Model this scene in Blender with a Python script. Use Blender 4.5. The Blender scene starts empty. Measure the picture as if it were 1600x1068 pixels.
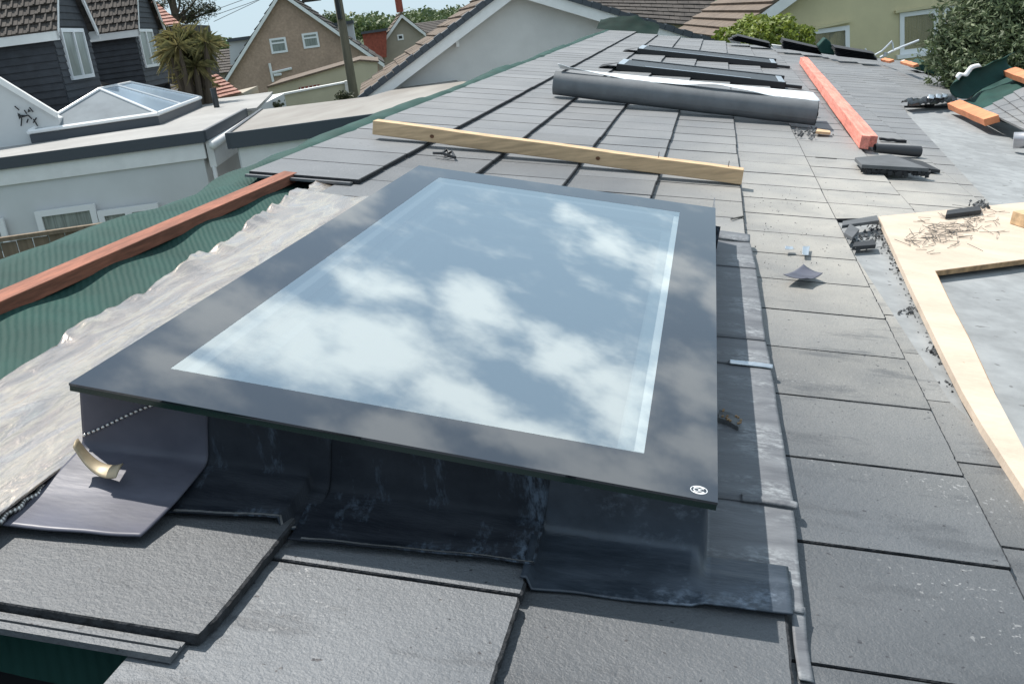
import bpy, bmesh, math, random
from mathutils import Vector, Matrix, noise
random.seed(7)
R = math.radians
scene = bpy.context.scene
C = scene.collection

# ------------------------------------------------------------------ camera
F_PX, PITCH, ROLL, YAW, PHI, HCAM = 1562.34, R(18.00057), R(-7.39734), R(-13.48888), R(12.48811), 0.76096
UC, ZC = 0.21034, 3.9
fw = Vector((math.sin(YAW)*math.cos(PITCH), math.cos(YAW)*math.cos(PITCH), -math.sin(PITCH)))
r0 = Vector((math.cos(YAW), -math.sin(YAW), 0)); u0 = r0.cross(fw)
CR = r0*math.cos(ROLL) + u0*math.sin(ROLL); CU = -r0*math.sin(ROLL) + u0*math.cos(ROLL)
EYE = Vector((0, 0, ZC))
cd = bpy.data.cameras.new("camera"); cam = bpy.data.objects.new("camera", cd); C.objects.link(cam)
cd.sensor_width = 36; cd.lens = F_PX/1600*36; cd.clip_start = .05; cd.clip_end = 4000
M4 = Matrix.Identity(4)
for i in range(3):
    M4[i][0] = CR[i]; M4[i][1] = CU[i]; M4[i][2] = -fw[i]; M4[i][3] = EYE[i]
cam.matrix_world = M4
scene.camera = cam
scene.view_settings.view_transform = 'Standard'; scene.view_settings.look = 'None'
scene.view_settings.exposure = 0.3; scene.view_settings.gamma = 1

# ------------------------------------------------------------------ sun and sky
SUN_EL, SUN_AZ = R(63), R(-50)          # azimuth from +Y towards +X
sdir = Vector((math.sin(SUN_AZ)*math.cos(SUN_EL), math.cos(SUN_AZ)*math.cos(SUN_EL), math.sin(SUN_EL)))
sl = bpy.data.lights.new("sun", 'SUN'); sl.energy = 5.0; sl.angle = R(.55); sl.color = (1, .95, .88)
so = bpy.data.objects.new("sun", sl); C.objects.link(so)
so.rotation_euler = (-sdir).to_track_quat('-Z', 'Y').to_euler(); so.location = (0, 0, 30)

w = bpy.data.worlds.new("World"); scene.world = w; w.use_nodes = True
nt = w.node_tree; nt.nodes.clear()
def N(t, **k):
    n = nt.nodes.new(t)
    for a, b in k.items(): setattr(n, a, b)
    return n
L = nt.links.new
out = N('ShaderNodeOutputWorld'); bg = N('ShaderNodeBackground'); L(bg.outputs[0], out.inputs[0])
sky = N('ShaderNodeTexSky', sky_type='NISHITA', sun_disc=False, sun_elevation=SUN_EL, sun_rotation=SUN_AZ,
        air_density=1.0, dust_density=.25, ozone_density=1.6)
bg.inputs[1].default_value = 0.107
tc = N('ShaderNodeTexCoord'); sx = N('ShaderNodeSeparateXYZ'); L(tc.outputs['Generated'], sx.inputs[0])
def MATH(op, a, b=None, c=None, clamp=False):
    n = N('ShaderNodeMath', operation=op, use_clamp=clamp)
    for i, v in enumerate((a, b, c)):
        if v is None: continue
        if isinstance(v, (int, float)): n.inputs[i].default_value = v
        else: L(v, n.inputs[i])
    return n.outputs[0]
den = MATH('ADD', MATH('MAXIMUM', sx.outputs[2], 0.0), .1)
px_ = MATH('DIVIDE', sx.outputs[0], den); py_ = MATH('DIVIDE', sx.outputs[1], den)
cx = N('ShaderNodeCombineXYZ'); L(px_, cx.inputs[0]); L(py_, cx.inputs[1])
wn = N('ShaderNodeTexNoise'); wn.inputs['Scale'].default_value = 3.2; wn.inputs['Detail'].default_value = 5
L(cx.outputs[0], wn.inputs['Vector'])
wm = N('ShaderNodeVectorMath', operation='MULTIPLY_ADD'); L(wn.outputs['Color'], wm.inputs[0])
wm.inputs[1].default_value = (.26, .36, 0); L(cx.outputs[0], wm.inputs[2])
ws = N('ShaderNodeVectorMath', operation='SUBTRACT'); L(wm.outputs[0], ws.inputs[0]); ws.inputs[1].default_value = (.13, .18, 0)
blobs = [(-.27, 2.05, .14, .16), (-.08, 2.72, .14, .18), (.15, 2.68, .14, .16), (-.52, 1.66, .16, .15), (-.36, 1.72, .16, .17),
         (-.2, 1.66, .13, .10), (-.02, 1.98, .12, .12), (.10, 1.84, .13, .18), (.24, 2.06, .09, .2), (-.68, 1.6, .16, .15),
         (-.68, 2.3, .08, .25), (-.08, 1.62, .2, .10), (.12, 1.60, .2, .12), (-.45, 1.95, .12, .10), (-.62, 1.42, .12, .08), (-.28, 1.46, .14, .06), (.08, 1.5, .12, .06), (.31, 1.75, .08, .12), (.30, 2.6, .07, .22)]
acc = None
for bx, by, rx, ry in blobs:
    s = N('ShaderNodeVectorMath', operation='SUBTRACT'); L(ws.outputs[0], s.inputs[0]); s.inputs[1].default_value = (bx, by, 0)
    m = N('ShaderNodeVectorMath', operation='MULTIPLY'); L(s.outputs[0], m.inputs[0]); m.inputs[1].default_value = (1/rx, 1/ry, 0)
    l = N('ShaderNodeVectorMath', operation='LENGTH'); L(m.outputs[0], l.inputs[0])
    v = MATH('SUBTRACT', 1.25, l.outputs['Value'])
    acc = v if acc is None else MATH('SMOOTH_MAX', acc, v, .25)
fn = N('ShaderNodeTexNoise'); fn.inputs['Scale'].default_value = 6.5; fn.inputs['Detail'].default_value = 9; fn.inputs['Roughness'].default_value = .6
L(cx.outputs[0], fn.inputs['Vector'])
gn = N('ShaderNodeTexNoise'); gn.inputs['Scale'].default_value = 1.1; gn.inputs['Detail'].default_value = 6
L(cx.outputs[0], gn.inputs['Vector'])
# scattered cloud elsewhere in the sky (noise only)
dist = N('ShaderNodeVectorMath', operation='DISTANCE'); L(cx.outputs[0], dist.inputs[0]); dist.inputs[1].default_value = (-.15, 2.1, 0)
far = MATH('MULTIPLY', MATH('SUBTRACT', dist.outputs['Value'], 1.0, clamp=True), 1.0)
gen = MATH('MULTIPLY', MATH('SUBTRACT', gn.outputs[0], .50), 5.0)
gen = MATH('MULTIPLY', gen, MATH('MINIMUM', far, 1.0))
tot = MATH('ADD', MATH('MAXIMUM', MATH('MULTIPLY', acc, .9), gen), MATH('MULTIPLY', MATH('SUBTRACT', fn.outputs[0], .5), 1.9))
mr = N('ShaderNodeMapRange', interpolation_type='SMOOTHSTEP'); L(tot, mr.inputs[0])
mr.inputs[1].default_value = -.02; mr.inputs[2].default_value = .95; mr.inputs[3].default_value = 0; mr.inputs[4].default_value = .95
hz_ = N('ShaderNodeMapRange'); L(sx.outputs[2], hz_.inputs[0]); hz_.inputs[1].default_value = .10; hz_.inputs[2].default_value = .2
mask = MATH('MULTIPLY', mr.outputs[0], hz_.outputs[0])
hzf = N('ShaderNodeMapRange'); L(sx.outputs[2], hzf.inputs[0]); hzf.inputs[1].default_value = .0; hzf.inputs[2].default_value = .30; hzf.inputs[3].default_value = .93; hzf.inputs[4].default_value = .66
haze = N('ShaderNodeMix', data_type='RGBA'); L(hzf.outputs[0], haze.inputs[0]); L(sky.outputs[0], haze.inputs[6]); haze.inputs[7].default_value = (4.5, 5.8, 6.7, 1)
mix = N('ShaderNodeMix', data_type='RGBA'); L(mask, mix.inputs[0]); L(haze.outputs[2], mix.inputs[6]); mix.inputs[7].default_value = (10.2, 11.0, 11.2, 1)
L(mix.outputs[2], bg.inputs[0])

# ------------------------------------------------------------------ projection helpers (pixels of a 1600x1068 view -> points on real planes)
UD = Vector((math.cos(PHI), 0, -math.sin(PHI))); NN = Vector((math.sin(PHI), 0, math.cos(PHI)))
def ray(px, py):
    d = fw + (px-800)/F_PX*CR - (py-534)/F_PX*CU
    return d
def RP(u, v, n=0.):                     # roof coordinates (down-slope, along ridge, normal) -> world
    return EYE + (u+UC)*UD + Vector((0, v, 0)) + (n-HCAM)*NN
def U(px, py, n=0.):
    d = ray(px, py); t = (n-HCAM)/d.dot(NN)
    return (t*d.dot(UD)-UC, t*d.y)
def ZP(px, py, z):                      # pixel -> point at height z
    d = ray(px, py); return EYE + d*((z-ZC)/d.z)
class Fr:                               # vertical wall plane; s along the wall, z up, d into the building
    def __init__(self, px, py, dist, az=71.):
        d = ray(px, py); self.O = EYE + d*(dist/math.hypot(d.x, d.y)); self.O.z = 0
        self.a = Vector((math.sin(R(az)), math.cos(R(az)), 0)); self.b = Vector((-self.a.y, self.a.x, 0))
        if self.b.dot(self.O - EYE) < 0: self.b = -self.b
    def at(self, px, py, dep=0.):
        d = ray(px, py); o = self.O + self.b*dep; t = (o-EYE).dot(self.b)/d.dot(self.b)
        p = EYE + d*t; return ((p-self.O).dot(self.a), p.z)
    def W(self, s, z, d=0.): return self.O + self.a*s + self.b*d + Vector((0, 0, z))
    def P(self, px, py, dep=0.): s, z = self.at(px, py, dep); return self.W(s, z, dep)

# ------------------------------------------------------------------ materials
MATS = {}
def mat(name, col, rough=.7, metal=0., var=0., vs=3., bump=0., bs=60., spec=.5, col2=None, stretch=None, det=4, var2=0., vs2=20., bdist=.01, ior=None, coat=0., rvar=0., dots=None):
    m = bpy.data.materials.new(name); m.use_nodes = True; t = m.node_tree; b = t.nodes['Principled BSDF']
    b.inputs['Roughness'].default_value = rough; b.inputs['Metallic'].default_value = metal
    b.inputs['Base Color'].default_value = (*col, 1); b.inputs['Specular IOR Level'].default_value = spec
    if ior: b.inputs['IOR'].default_value = ior
    if coat: b.inputs['Coat Weight'].default_value = coat; b.inputs['Coat Roughness'].default_value = .02
    tc = t.nodes.new('ShaderNodeTexCoord'); mp = t.nodes.new('ShaderNodeMapping'); t.links.new(tc.outputs['Object'], mp.inputs[0])
    if stretch: mp.inputs['Scale'].default_value = stretch
    last = None
    if var or col2:
        n = t.nodes.new('ShaderNodeTexNoise'); n.inputs['Scale'].default_value = vs; n.inputs['Detail'].default_value = det; n.inputs['Roughness'].default_value = .6
        t.links.new(mp.outputs[0], n.inputs[0])
        mx = t.nodes.new('ShaderNodeMix'); mx.data_type = 'RGBA'
        cr = t.nodes.new('ShaderNodeMapRange'); cr.inputs[1].default_value = .35; cr.inputs[2].default_value = .65; t.links.new(n.outputs[0], cr.inputs[0])
        t.links.new(cr.outputs[0], mx.inputs[0])
        c2 = col2 or tuple(min(1, c*(1+var)) for c in col); c1 = col if col2 else tuple(c*(1-var) for c in col)
        mx.inputs[6].default_value = (*c1, 1); mx.inputs[7].default_value = (*c2, 1); last = mx.outputs[2]
        if rvar:
            rr = t.nodes.new('ShaderNodeMapRange'); rr.inputs[1].default_value = .3; rr.inputs[2].default_value = .7
            rr.inputs[3].default_value = rough-rvar; rr.inputs[4].default_value = rough+rvar; t.links.new(n.outputs[0], rr.inputs[0]); t.links.new(rr.outputs[0], b.inputs['Roughness'])
    if var2:
        n = t.nodes.new('ShaderNodeTexNoise'); n.inputs['Scale'].default_value = vs2; n.inputs['Detail'].default_value = 3; t.links.new(mp.outputs[0], n.inputs[0])
        mr2 = t.nodes.new('ShaderNodeMapRange'); mr2.inputs[1].default_value = .3; mr2.inputs[2].default_value = .7; mr2.inputs[3].default_value = 1-var2; mr2.inputs[4].default_value = 1+var2; t.links.new(n.outputs[0], mr2.inputs[0])
        mm = t.nodes.new('ShaderNodeMix'); mm.data_type = 'RGBA'; mm.blend_type = 'MULTIPLY'; mm.inputs[0].default_value = 1
        if last: t.links.new(last, mm.inputs[6])
        else: mm.inputs[6].default_value = (*col, 1)
        t.links.new(mr2.outputs[0], mm.inputs[7]); last = mm.outputs[2]
    if dots:                            # sparse specks: (scale, threshold, colour)
        n = t.nodes.new('ShaderNodeTexNoise'); n.inputs['Scale'].default_value = dots[0]; n.inputs['Detail'].default_value = 2; t.links.new(tc.outputs['Object'], n.inputs[0])
        q = t.nodes.new('ShaderNodeMapRange'); q.inputs[1].default_value = dots[1]; q.inputs[2].default_value = dots[1]+.05; t.links.new(n.outputs[0], q.inputs[0])
        mm = t.nodes.new('ShaderNodeMix'); mm.data_type = 'RGBA'; t.links.new(q.outputs[0], mm.inputs[0]); mm.inputs[7].default_value = (*dots[2], 1)
        if last: t.links.new(last, mm.inputs[6])
        else: mm.inputs[6].default_value = (*col, 1)
        last = mm.outputs[2]
    if last: t.links.new(last, b.inputs['Base Color'])
    if bump:
        n = t.nodes.new('ShaderNodeTexNoise'); n.inputs['Scale'].default_value = bs; n.inputs['Detail'].default_value = 3; t.links.new(mp.outputs[0], n.inputs[0])
        bp = t.nodes.new('ShaderNodeBump'); bp.inputs['Strength'].default_value = bump; bp.inputs['Distance'].default_value = bdist
        t.links.new(n.outputs[0], bp.inputs['Height']); t.links.new(bp.outputs[0], b.inputs['Normal'])
    MATS[name] = m; return m

def ribs(m):
    t = m.node_tree; A = t.nodes.new; K = t.links.new; tc = A('ShaderNodeTexCoord')
    wv = A('ShaderNodeTexWave'); wv.bands_direction = 'X'; wv.inputs['Scale'].default_value = 21; wv.inputs['Distortion'].default_value = 1.8; mpw = A('ShaderNodeMapping'); mpw.inputs['Rotation'].default_value = (0, 0, R(-33.5)); K(tc.outputs['Object'], mpw.inputs[0]); wv.inputs['Detail'].default_value = 2; wv.inputs['Detail Scale'].default_value = .7
    K(mpw.outputs[0], wv.inputs[0]); n = A('ShaderNodeTexNoise'); n.inputs['Scale'].default_value = 160; K(tc.outputs['Object'], n.inputs[0])
    ad = A('ShaderNodeMath'); ad.operation = 'MULTIPLY_ADD'; K(n.outputs[0], ad.inputs[0]); ad.inputs[1].default_value = .35; K(wv.outputs[0], ad.inputs[2])
    bp = A('ShaderNodeBump'); bp.inputs['Strength'].default_value = 1; bp.inputs['Distance'].default_value = .0009; K(ad.outputs[0], bp.inputs['Height']); K(bp.outputs[0], t.nodes['Principled BSDF'].inputs['Normal'])
def stains(m, amount=.62, col=(.20, .25, .31), sx=1.5, sz=.5):
    t = m.node_tree; b = t.nodes['Principled BSDF']; A = t.nodes.new; K = t.links.new; tc = A('ShaderNodeTexCoord'); mp = A('ShaderNodeMapping'); mp.inputs['Scale'].default_value = (sx, 1, sz); K(tc.outputs['Object'], mp.inputs[0])
    def nz(sc, d, lo, hi):
        n = A('ShaderNodeTexNoise'); n.inputs['Scale'].default_value = sc; n.inputs['Detail'].default_value = d; n.inputs['Roughness'].default_value = .7; K(mp.outputs[0], n.inputs[0]); q = A('ShaderNodeMapRange'); q.inputs[1].default_value = lo; q.inputs[2].default_value = hi; K(n.outputs[0], q.inputs[0]); return q.outputs[0]
    mu = A('ShaderNodeMath'); mu.operation = 'MULTIPLY'; K(nz(7, 6, .50, .62), mu.inputs[0]); K(nz(90, 3, .42, .62), mu.inputs[1])
    m2_ = A('ShaderNodeMath'); m2_.operation = 'MULTIPLY'; K(mu.outputs[0], m2_.inputs[0]); m2_.inputs[1].default_value = amount
    x = A('ShaderNodeMix'); x.data_type = 'RGBA'; K(m2_.outputs[0], x.inputs[0]); K(b.inputs['Base Color'].links[0].from_socket, x.inputs[6]); x.inputs[7].default_value = (*col, 1); K(x.outputs[2], b.inputs['Base Color'])
def tile_material():
    """near roof tiles: granular cement with patchy wear, footprints, pale dust and painted far sheen"""
    m = mat('roof_tile', (.115, .123, .132), .58, spec=.75); t = m.node_tree; b = t.nodes['Principled BSDF']
    A = t.nodes.new; K = t.links.new
    tc = A('ShaderNodeTexCoord')
    def nz(sc, det=3, ro=.5, vec=None):
        n = A('ShaderNodeTexNoise'); n.inputs['Scale'].default_value = sc; n.inputs['Detail'].default_value = det; n.inputs['Roughness'].default_value = ro
        K(vec or tc.outputs['Object'], n.inputs[0]); return n.outputs[0]
    def mrng(v, a, b_, c, d):
        q = A('ShaderNodeMapRange'); q.inputs[1].default_value = a; q.inputs[2].default_value = b_; q.inputs[3].default_value = c; q.inputs[4].default_value = d; K(v, q.inputs[0]); return q.outputs[0]
    def mixc(f, a, c, mode='MIX'):
        x = A('ShaderNodeMix'); x.data_type = 'RGBA'; x.blend_type = mode
        if isinstance(f, float): x.inputs[0].default_value = f
        else: K(f, x.inputs[0])
        for i, v in ((6, a), (7, c)):
            if isinstance(v, tuple): x.inputs[i].default_value = (*v, 1)
            else: K(v, x.inputs[i])
        return x.outputs[2]
    at = A('ShaderNodeAttribute'); at.attribute_name = 'tone'
    base = mixc(mrng(nz(2.6, 6, .65), .35, .65, 0, 1), (.072, .080, .090), (.105, .113, .123))
    base = mixc(1.0, base, mrng(at.outputs['Fac'], 0, 1, .74, 1.24), 'MULTIPLY')
    # pale cutting dust over the further right-hand courses
    sp = A('ShaderNodeSeparateXYZ'); K(tc.outputs['Object'], sp.inputs[0])
    mp2 = A('ShaderNodeMapping'); mp2.inputs['Location'].default_value = (-(.55+.2), -(4.1), 0); mp2.inputs['Scale'].default_value = (1.1, .62, 0)
    mp2.vector_type = 'POINT'
    vd = A('ShaderNodeVectorMath'); vd.operation = 'SUBTRACT'; K(tc.outputs['Object'], vd.inputs[0]); vd.inputs[1].default_value = (.62, 4.1-6, 0)
    vm = A('ShaderNodeVectorMath'); vm.operation = 'MULTIPLY'; K(vd.outputs[0], vm.inputs[0]); vm.inputs[1].default_value = (1.25, .45, 0)
    vl = A('ShaderNodeVectorMath'); vl.operation = 'LENGTH'; K(vm.outputs[0], vl.inputs[0])
    dust = mrng(vl.outputs['Value'], .35, 1.3, 1, 0)
    dm = A('ShaderNodeMath'); dm.operation = 'MULTIPLY'; K(dust, dm.inputs[0]); K(mrng(nz(5, 5, .6), .3, .6, .6, 1), dm.inputs[1])
    base = mixc(dm.outputs[0], base, (.40, .375, .33))
    far_sheen = A('ShaderNodeMath'); far_sheen.operation = 'MULTIPLY'; K(mrng(sp.outputs[1], -3.2, -.5, 0, .55), far_sheen.inputs[0]); K(mrng(nz(3.1, 4, .6), .3, .65, .55, 1), far_sheen.inputs[1])
    base = mixc(far_sheen.outputs[0], base, (.25, .25, .25))  # paler up the roof: grazing sheen painted into the tile colour
    # dark scuffs / damp smears
    mp = A('ShaderNodeMapping'); mp.inputs['Rotation'].default_value = (0, 0, .5); mp.inputs['Scale'].default_value = (1, 3.2, 1); K(tc.outputs['Object'], mp.inputs[0])
    sc = mrng(nz(3.3, 5, .7, mp.outputs[0]), .55, .64, 0, .8)
    sm_ = A('ShaderNodeMath'); sm_.operation = 'MULTIPLY'; K(sc, sm_.inputs[0]); K(mrng(sp.outputs[1], -3.6, -2.6, .65, .0), sm_.inputs[1])
    base = mixc(sm_.outputs[0], base, (.040, .044, .050))
    ef = mrng(nz(110, 2), .64, .70, 0, .6); ef2 = mrng(nz(4.2, 3), .56, .66, 0, 1)
    em = A('ShaderNodeMath'); em.operation = 'MULTIPLY'; K(ef, em.inputs[0]); K(ef2, em.inputs[1])
    base = mixc(em.outputs[0], base, (.34, .34, .34))
    pit = mrng(nz(85, 1), .735, .76, 0, .9); base = mixc(pit, base, (.02, .02, .025))
    fine = mrng(nz(420, 2), .3, .7, .86, 1.14); base = mixc(1.0, base, fine, 'MULTIPLY')
    K(base, b.inputs['Base Color'])
    h1 = nz(260, 3, .6); h2 = nz(95, 4, .6)
    ad = A('ShaderNodeMath'); ad.operation = 'MULTIPLY_ADD'; K(h2, ad.inputs[0]); ad.inputs[1].default_value = 1.5; K(h1, ad.inputs[2])
    bp = A('ShaderNodeBump'); bp.inputs['Strength'].default_value = .6; bp.inputs['Distance'].default_value = .0022
    K(ad.outputs[0], bp.inputs['Height']); K(bp.outputs[0], b.inputs['Normal'])
    return m
TILE = tile_material()
mat('tile_dark', (.03, .033, .038), .8, bump=.4, bs=120, bdist=.004)
mat('tile_edge_shade', (.026, .028, .032), .9, bump=.9, bs=160, bdist=.004, var=.4, vs=60)  # near-black: shade on the tile tails and sides put into the colour
mat('tile_loose', (.10, .107, .115), .85, var=.15, vs=8, bump=.5, bs=200, bdist=.003)
mat('membrane', (.010, .050, .041), .75, spec=.3, var=.2, vs=4)
ribs(MATS['membrane'])
mat('membrane_dark', (.002, .016, .012), .8, var=.2, vs=6, spec=.2)
mat('membrane_print', (.35, .45, .42), .7)
mat('batten', (.25, .095, .058), .8, var2=.18, vs2=30, var=.3, vs=5, stretch=(6, .6, 6), bump=.25, bs=90, bdist=.003)
mat('batten_pink', (.72, .25, .19), .75, var2=.16, vs2=30, var=.26, vs=6, stretch=(6, .6, 6), bump=.25, bs=90, bdist=.003)
mat('batten_orange', (.60, .22, .10), .75, var=.2, vs=6, bump=.2, bs=80)
mat('timber', (.56, .39, .23), .7, var=.22, vs=4, stretch=(1.2, 14, 14), bump=.2, bs=60, bdist=.002)
mat('knot', (.14, .06, .025), .7, var=.3, vs=40)
mat('board', (.56, .46, .365), .75, var=.10, vs=3, stretch=(1, 3, 1), var2=.05, vs2=60, bump=.15, bs=60, dots=(34, .74, (.33, .22, .13)))
mat('board_edge', (.30, .19, .10), .8, var=.35, vs=30)
mat('valley', (.25, .262, .268), .8, var=.13, vs=3.5, var2=.10, vs2=14, bump=.25, bs=45, bdist=.006, dots=(26, .69, (.12, .12, .12)))
mat('sheet', (.24, .25, .26), .55, var=.15, vs=4, bump=.2, bs=30)
mat('roll_skin', (.13, .14, .15), .6, var=.1, vs=12, bump=.25, bs=300, bdist=.002)
mat('roll_under', (.72, .76, .78), .6)
mat('white', (.78, .78, .77), .5, var=.05, vs=4)
mat('upvc', (.80, .81, .82), .3)
mat('render_white', (.62, .61, .59), .9, var=.06, vs=1.2, bump=.2, bs=30, bdist=.01)
mat('render_white2', (.60, .615, .62), .85, var=.06, vs=.8)
mat('render_brown', (.41, .29, .22), .95, var=.10, vs=.8, var2=.12, vs2=9, bump=.4, bs=25, bdist=.02)
mat('render_cream', (.50, .47, .35), .9, var=.07, vs=1)
mat('render_yellow', (.58, .52, .33), .9, var=.08, vs=1.1, bump=.3, bs=40, bdist=.01)
mat('render_grey', (.37, .33, .27), .95, var=.08, vs=1)
mat('brick', (.28, .075, .05), .9, var=.2, vs=6)
mat('grey_trim', (.055, .065, .078), .55)
mat('flat_roof', (.29, .285, .275), .6, var=.12, vs=.8, var2=.06, vs2=6, bump=.1, bs=20)
mat('flat_roof_brown', (.28, .265, .24), .6, col2=(.19, .17, .15), vs=1.2, stretch=(1, .25, 1), bump=.1, bs=20)
mat('black', (.012, .013, .015), .35)
mat('black_matt', (.012, .013, .016), .7)
mat('glass_edge', (.004, .02, .016), .15, spec=.6)
mat('silver', (.62, .66, .70), .3, metal=.85)
mat('dark_alu', (.05, .055, .06), .35, metal=.3)
mat('glass_far', (.035, .038, .042), .4, spec=.2)
mat('glass_sky', (.25, .33, .41), .25, metal=.15)  # blue of the reflected sky painted into the lantern panes
mat('glass_net', (.24, .27, .25), .3, var=.3, vs=6, stretch=(6, 6, .3))
mat('slate_wall', (.036, .040, .048), .7, var=.2, vs=6)
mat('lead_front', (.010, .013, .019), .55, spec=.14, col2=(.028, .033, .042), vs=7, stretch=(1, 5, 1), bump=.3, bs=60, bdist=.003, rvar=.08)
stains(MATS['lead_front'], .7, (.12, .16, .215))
mat('lead_blue', (.028, .038, .052), .40, metal=.2, col2=(.060, .076, .10), vs=7, stretch=(1, 4, 1), bump=.25, bs=50, bdist=.003, rvar=.08)
stains(MATS['lead_blue'], .6, (.22, .27, .34), .8, 1)
mat('lead_worn', (.16, .17, .18), .4, metal=.6, col2=(.50, .50, .49), vs=14, stretch=(1, .3, 1), bump=.3, bs=90, bdist=.002)
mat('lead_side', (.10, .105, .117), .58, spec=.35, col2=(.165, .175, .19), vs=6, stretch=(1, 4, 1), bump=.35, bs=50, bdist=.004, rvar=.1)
stains(MATS['lead_side'], .4, (.45, .48, .50), .6, 1)
mat('lead_new', (.112, .114, .145), .44, spec=.25, col2=(.07, .072, .095), vs=5, stretch=(1, 3, 1), bump=.1, bs=12, rvar=.08)
mat('leadcurl', (.34, .28, .19), .5, metal=.3, var=.2, vs=30)
mat('weld', (.62, .60, .58), .35, metal=.8)
mat('pole', (.13, .12, .085), .9, var=.2, vs=4, stretch=(4, 4, .5))
mat('wire', (.05, .05, .055), .6)
mat('rubble', (.11, .115, .12), .9, var=.5, vs=20)
mat('nail', (.12, .11, .10), .5, metal=.5)
mat('steel', (.5, .5, .52), .35, metal=.9)
mat('pipe', (.035, .037, .042), .5)
mat('bark', (.09, .07, .05), .9)
mat('grass', (.035, .055, .02), .95, var=.4, vs=.6)
mat('fence', (.17, .13, .09), .9, var=.2, vs=3, stretch=(8, 8, .4))
mat('shaft', (.45, .46, .47), .7); mat('spacer', (.16, .18, .20), .5)
mat('mark', (.75, .78, .80), .4)
mat('tarmac', (.05, .05, .05), .9, var=.2, vs=2)
def roofmat(name, c1, c2):
    return mat(name, c1, .85, col2=c2, vs=2.2, var2=.18, vs2=14)
roofmat('roof_brown', (.105, .078, .058), (.155, .118, .088))
roofmat('roof_dark', (.040, .034, .030), (.075, .064, .056))
roofmat('roof_red', (.26, .12, .09), (.36, .20, .16))
def leafmat(name, c1, c2, tr=.25):
    m = mat(name, c1, .6, col2=c2, vs=1.7, var2=.35, vs2=9); t = m.node_tree
    p = t.nodes['Principled BSDF']; d = t.nodes.new('ShaderNodeBsdfTranslucent'); x = t.nodes.new('ShaderNodeMixShader')
    lk = p.inputs['Base Color'].links[0].from_socket; t.links.new(lk, d.inputs[0]); x.inputs[0].default_value = tr
    t.links.new(p.outputs[0], x.inputs[1]); t.links.new(d.outputs[0], x.inputs[2]); t.links.new(x.outputs[0], t.nodes['Material Output'].inputs[0])
    return m
leafmat('leaf_hedge', (.10, .15, .02), (.24, .29, .05), .3)
leafmat('leaf_olive', (.050, .080, .032), (.15, .19, .095))
leafmat('leaf_palm', (.12, .13, .05), (.30, .25, .11), .35)
leafmat('leaf_pine', (.025, .035, .018), (.06, .07, .03))
leafmat('leaf_far', (.06, .10, .035), (.13, .17, .07))

def frit_material():
    m = mat('frit', (.012, .013, .016), .02, spec=.5, ior=2.0); m.node_tree.nodes['Principled BSDF'].inputs['Specular Tint'].default_value = (.88, .92, 1, 1); return m
frit_material()
def pane_material():
    m = bpy.data.materials.new('mirror_glass'); m.use_nodes = True; t = m.node_tree; t.nodes.clear()
    o = t.nodes.new('ShaderNodeOutputMaterial'); g = t.nodes.new('ShaderNodeBsdfGlossy'); tr = t.nodes.new('ShaderNodeBsdfTransparent'); x = t.nodes.new('ShaderNodeMixShader')
    g.inputs['Roughness'].default_value = .0; g.inputs['Color'].default_value = (.92, .98, 1, 1); tr.inputs[0].default_value = (.86, .92, .93, 1)
    fr = t.nodes.new('ShaderNodeFresnel'); fr.inputs[0].default_value = 1.5
    q = t.nodes.new('ShaderNodeMapRange'); q.inputs[1].default_value = 0; q.inputs[2].default_value = 1; q.inputs[3].default_value = .50; q.inputs[4].default_value = 1
    t.links.new(fr.outputs[0], q.inputs[0]); t.links.new(q.outputs[0], x.inputs[0]); t.links.new(tr.outputs[0], x.inputs[1]); t.links.new(g.outputs[0], x.inputs[2]); t.links.new(x.outputs[0], o.inputs[0])
    MATS['mirror_glass'] = m
    m = bpy.data.materials.new('inner_glass'); m.use_nodes = True; t = m.node_tree; t.nodes.clear()
    o = t.nodes.new('ShaderNodeOutputMaterial'); g = t.nodes.new('ShaderNodeBsdfGlossy'); tr = t.nodes.new('ShaderNodeBsdfTransparent'); x = t.nodes.new('ShaderNodeMixShader')
    g.inputs['Roughness'].default_value = .0; g.inputs['Color'].default_value = (.9, .95, 1, 1); x.inputs[0].default_value = .35; tr.inputs[0].default_value = (.8, .85, .86, 1)
    t.links.new(tr.outputs[0], x.inputs[1]); t.links.new(g.outputs[0], x.inputs[2]); t.links.new(x.outputs[0], o.inputs[0]); MATS['inner_glass'] = m
pane_material()
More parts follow.
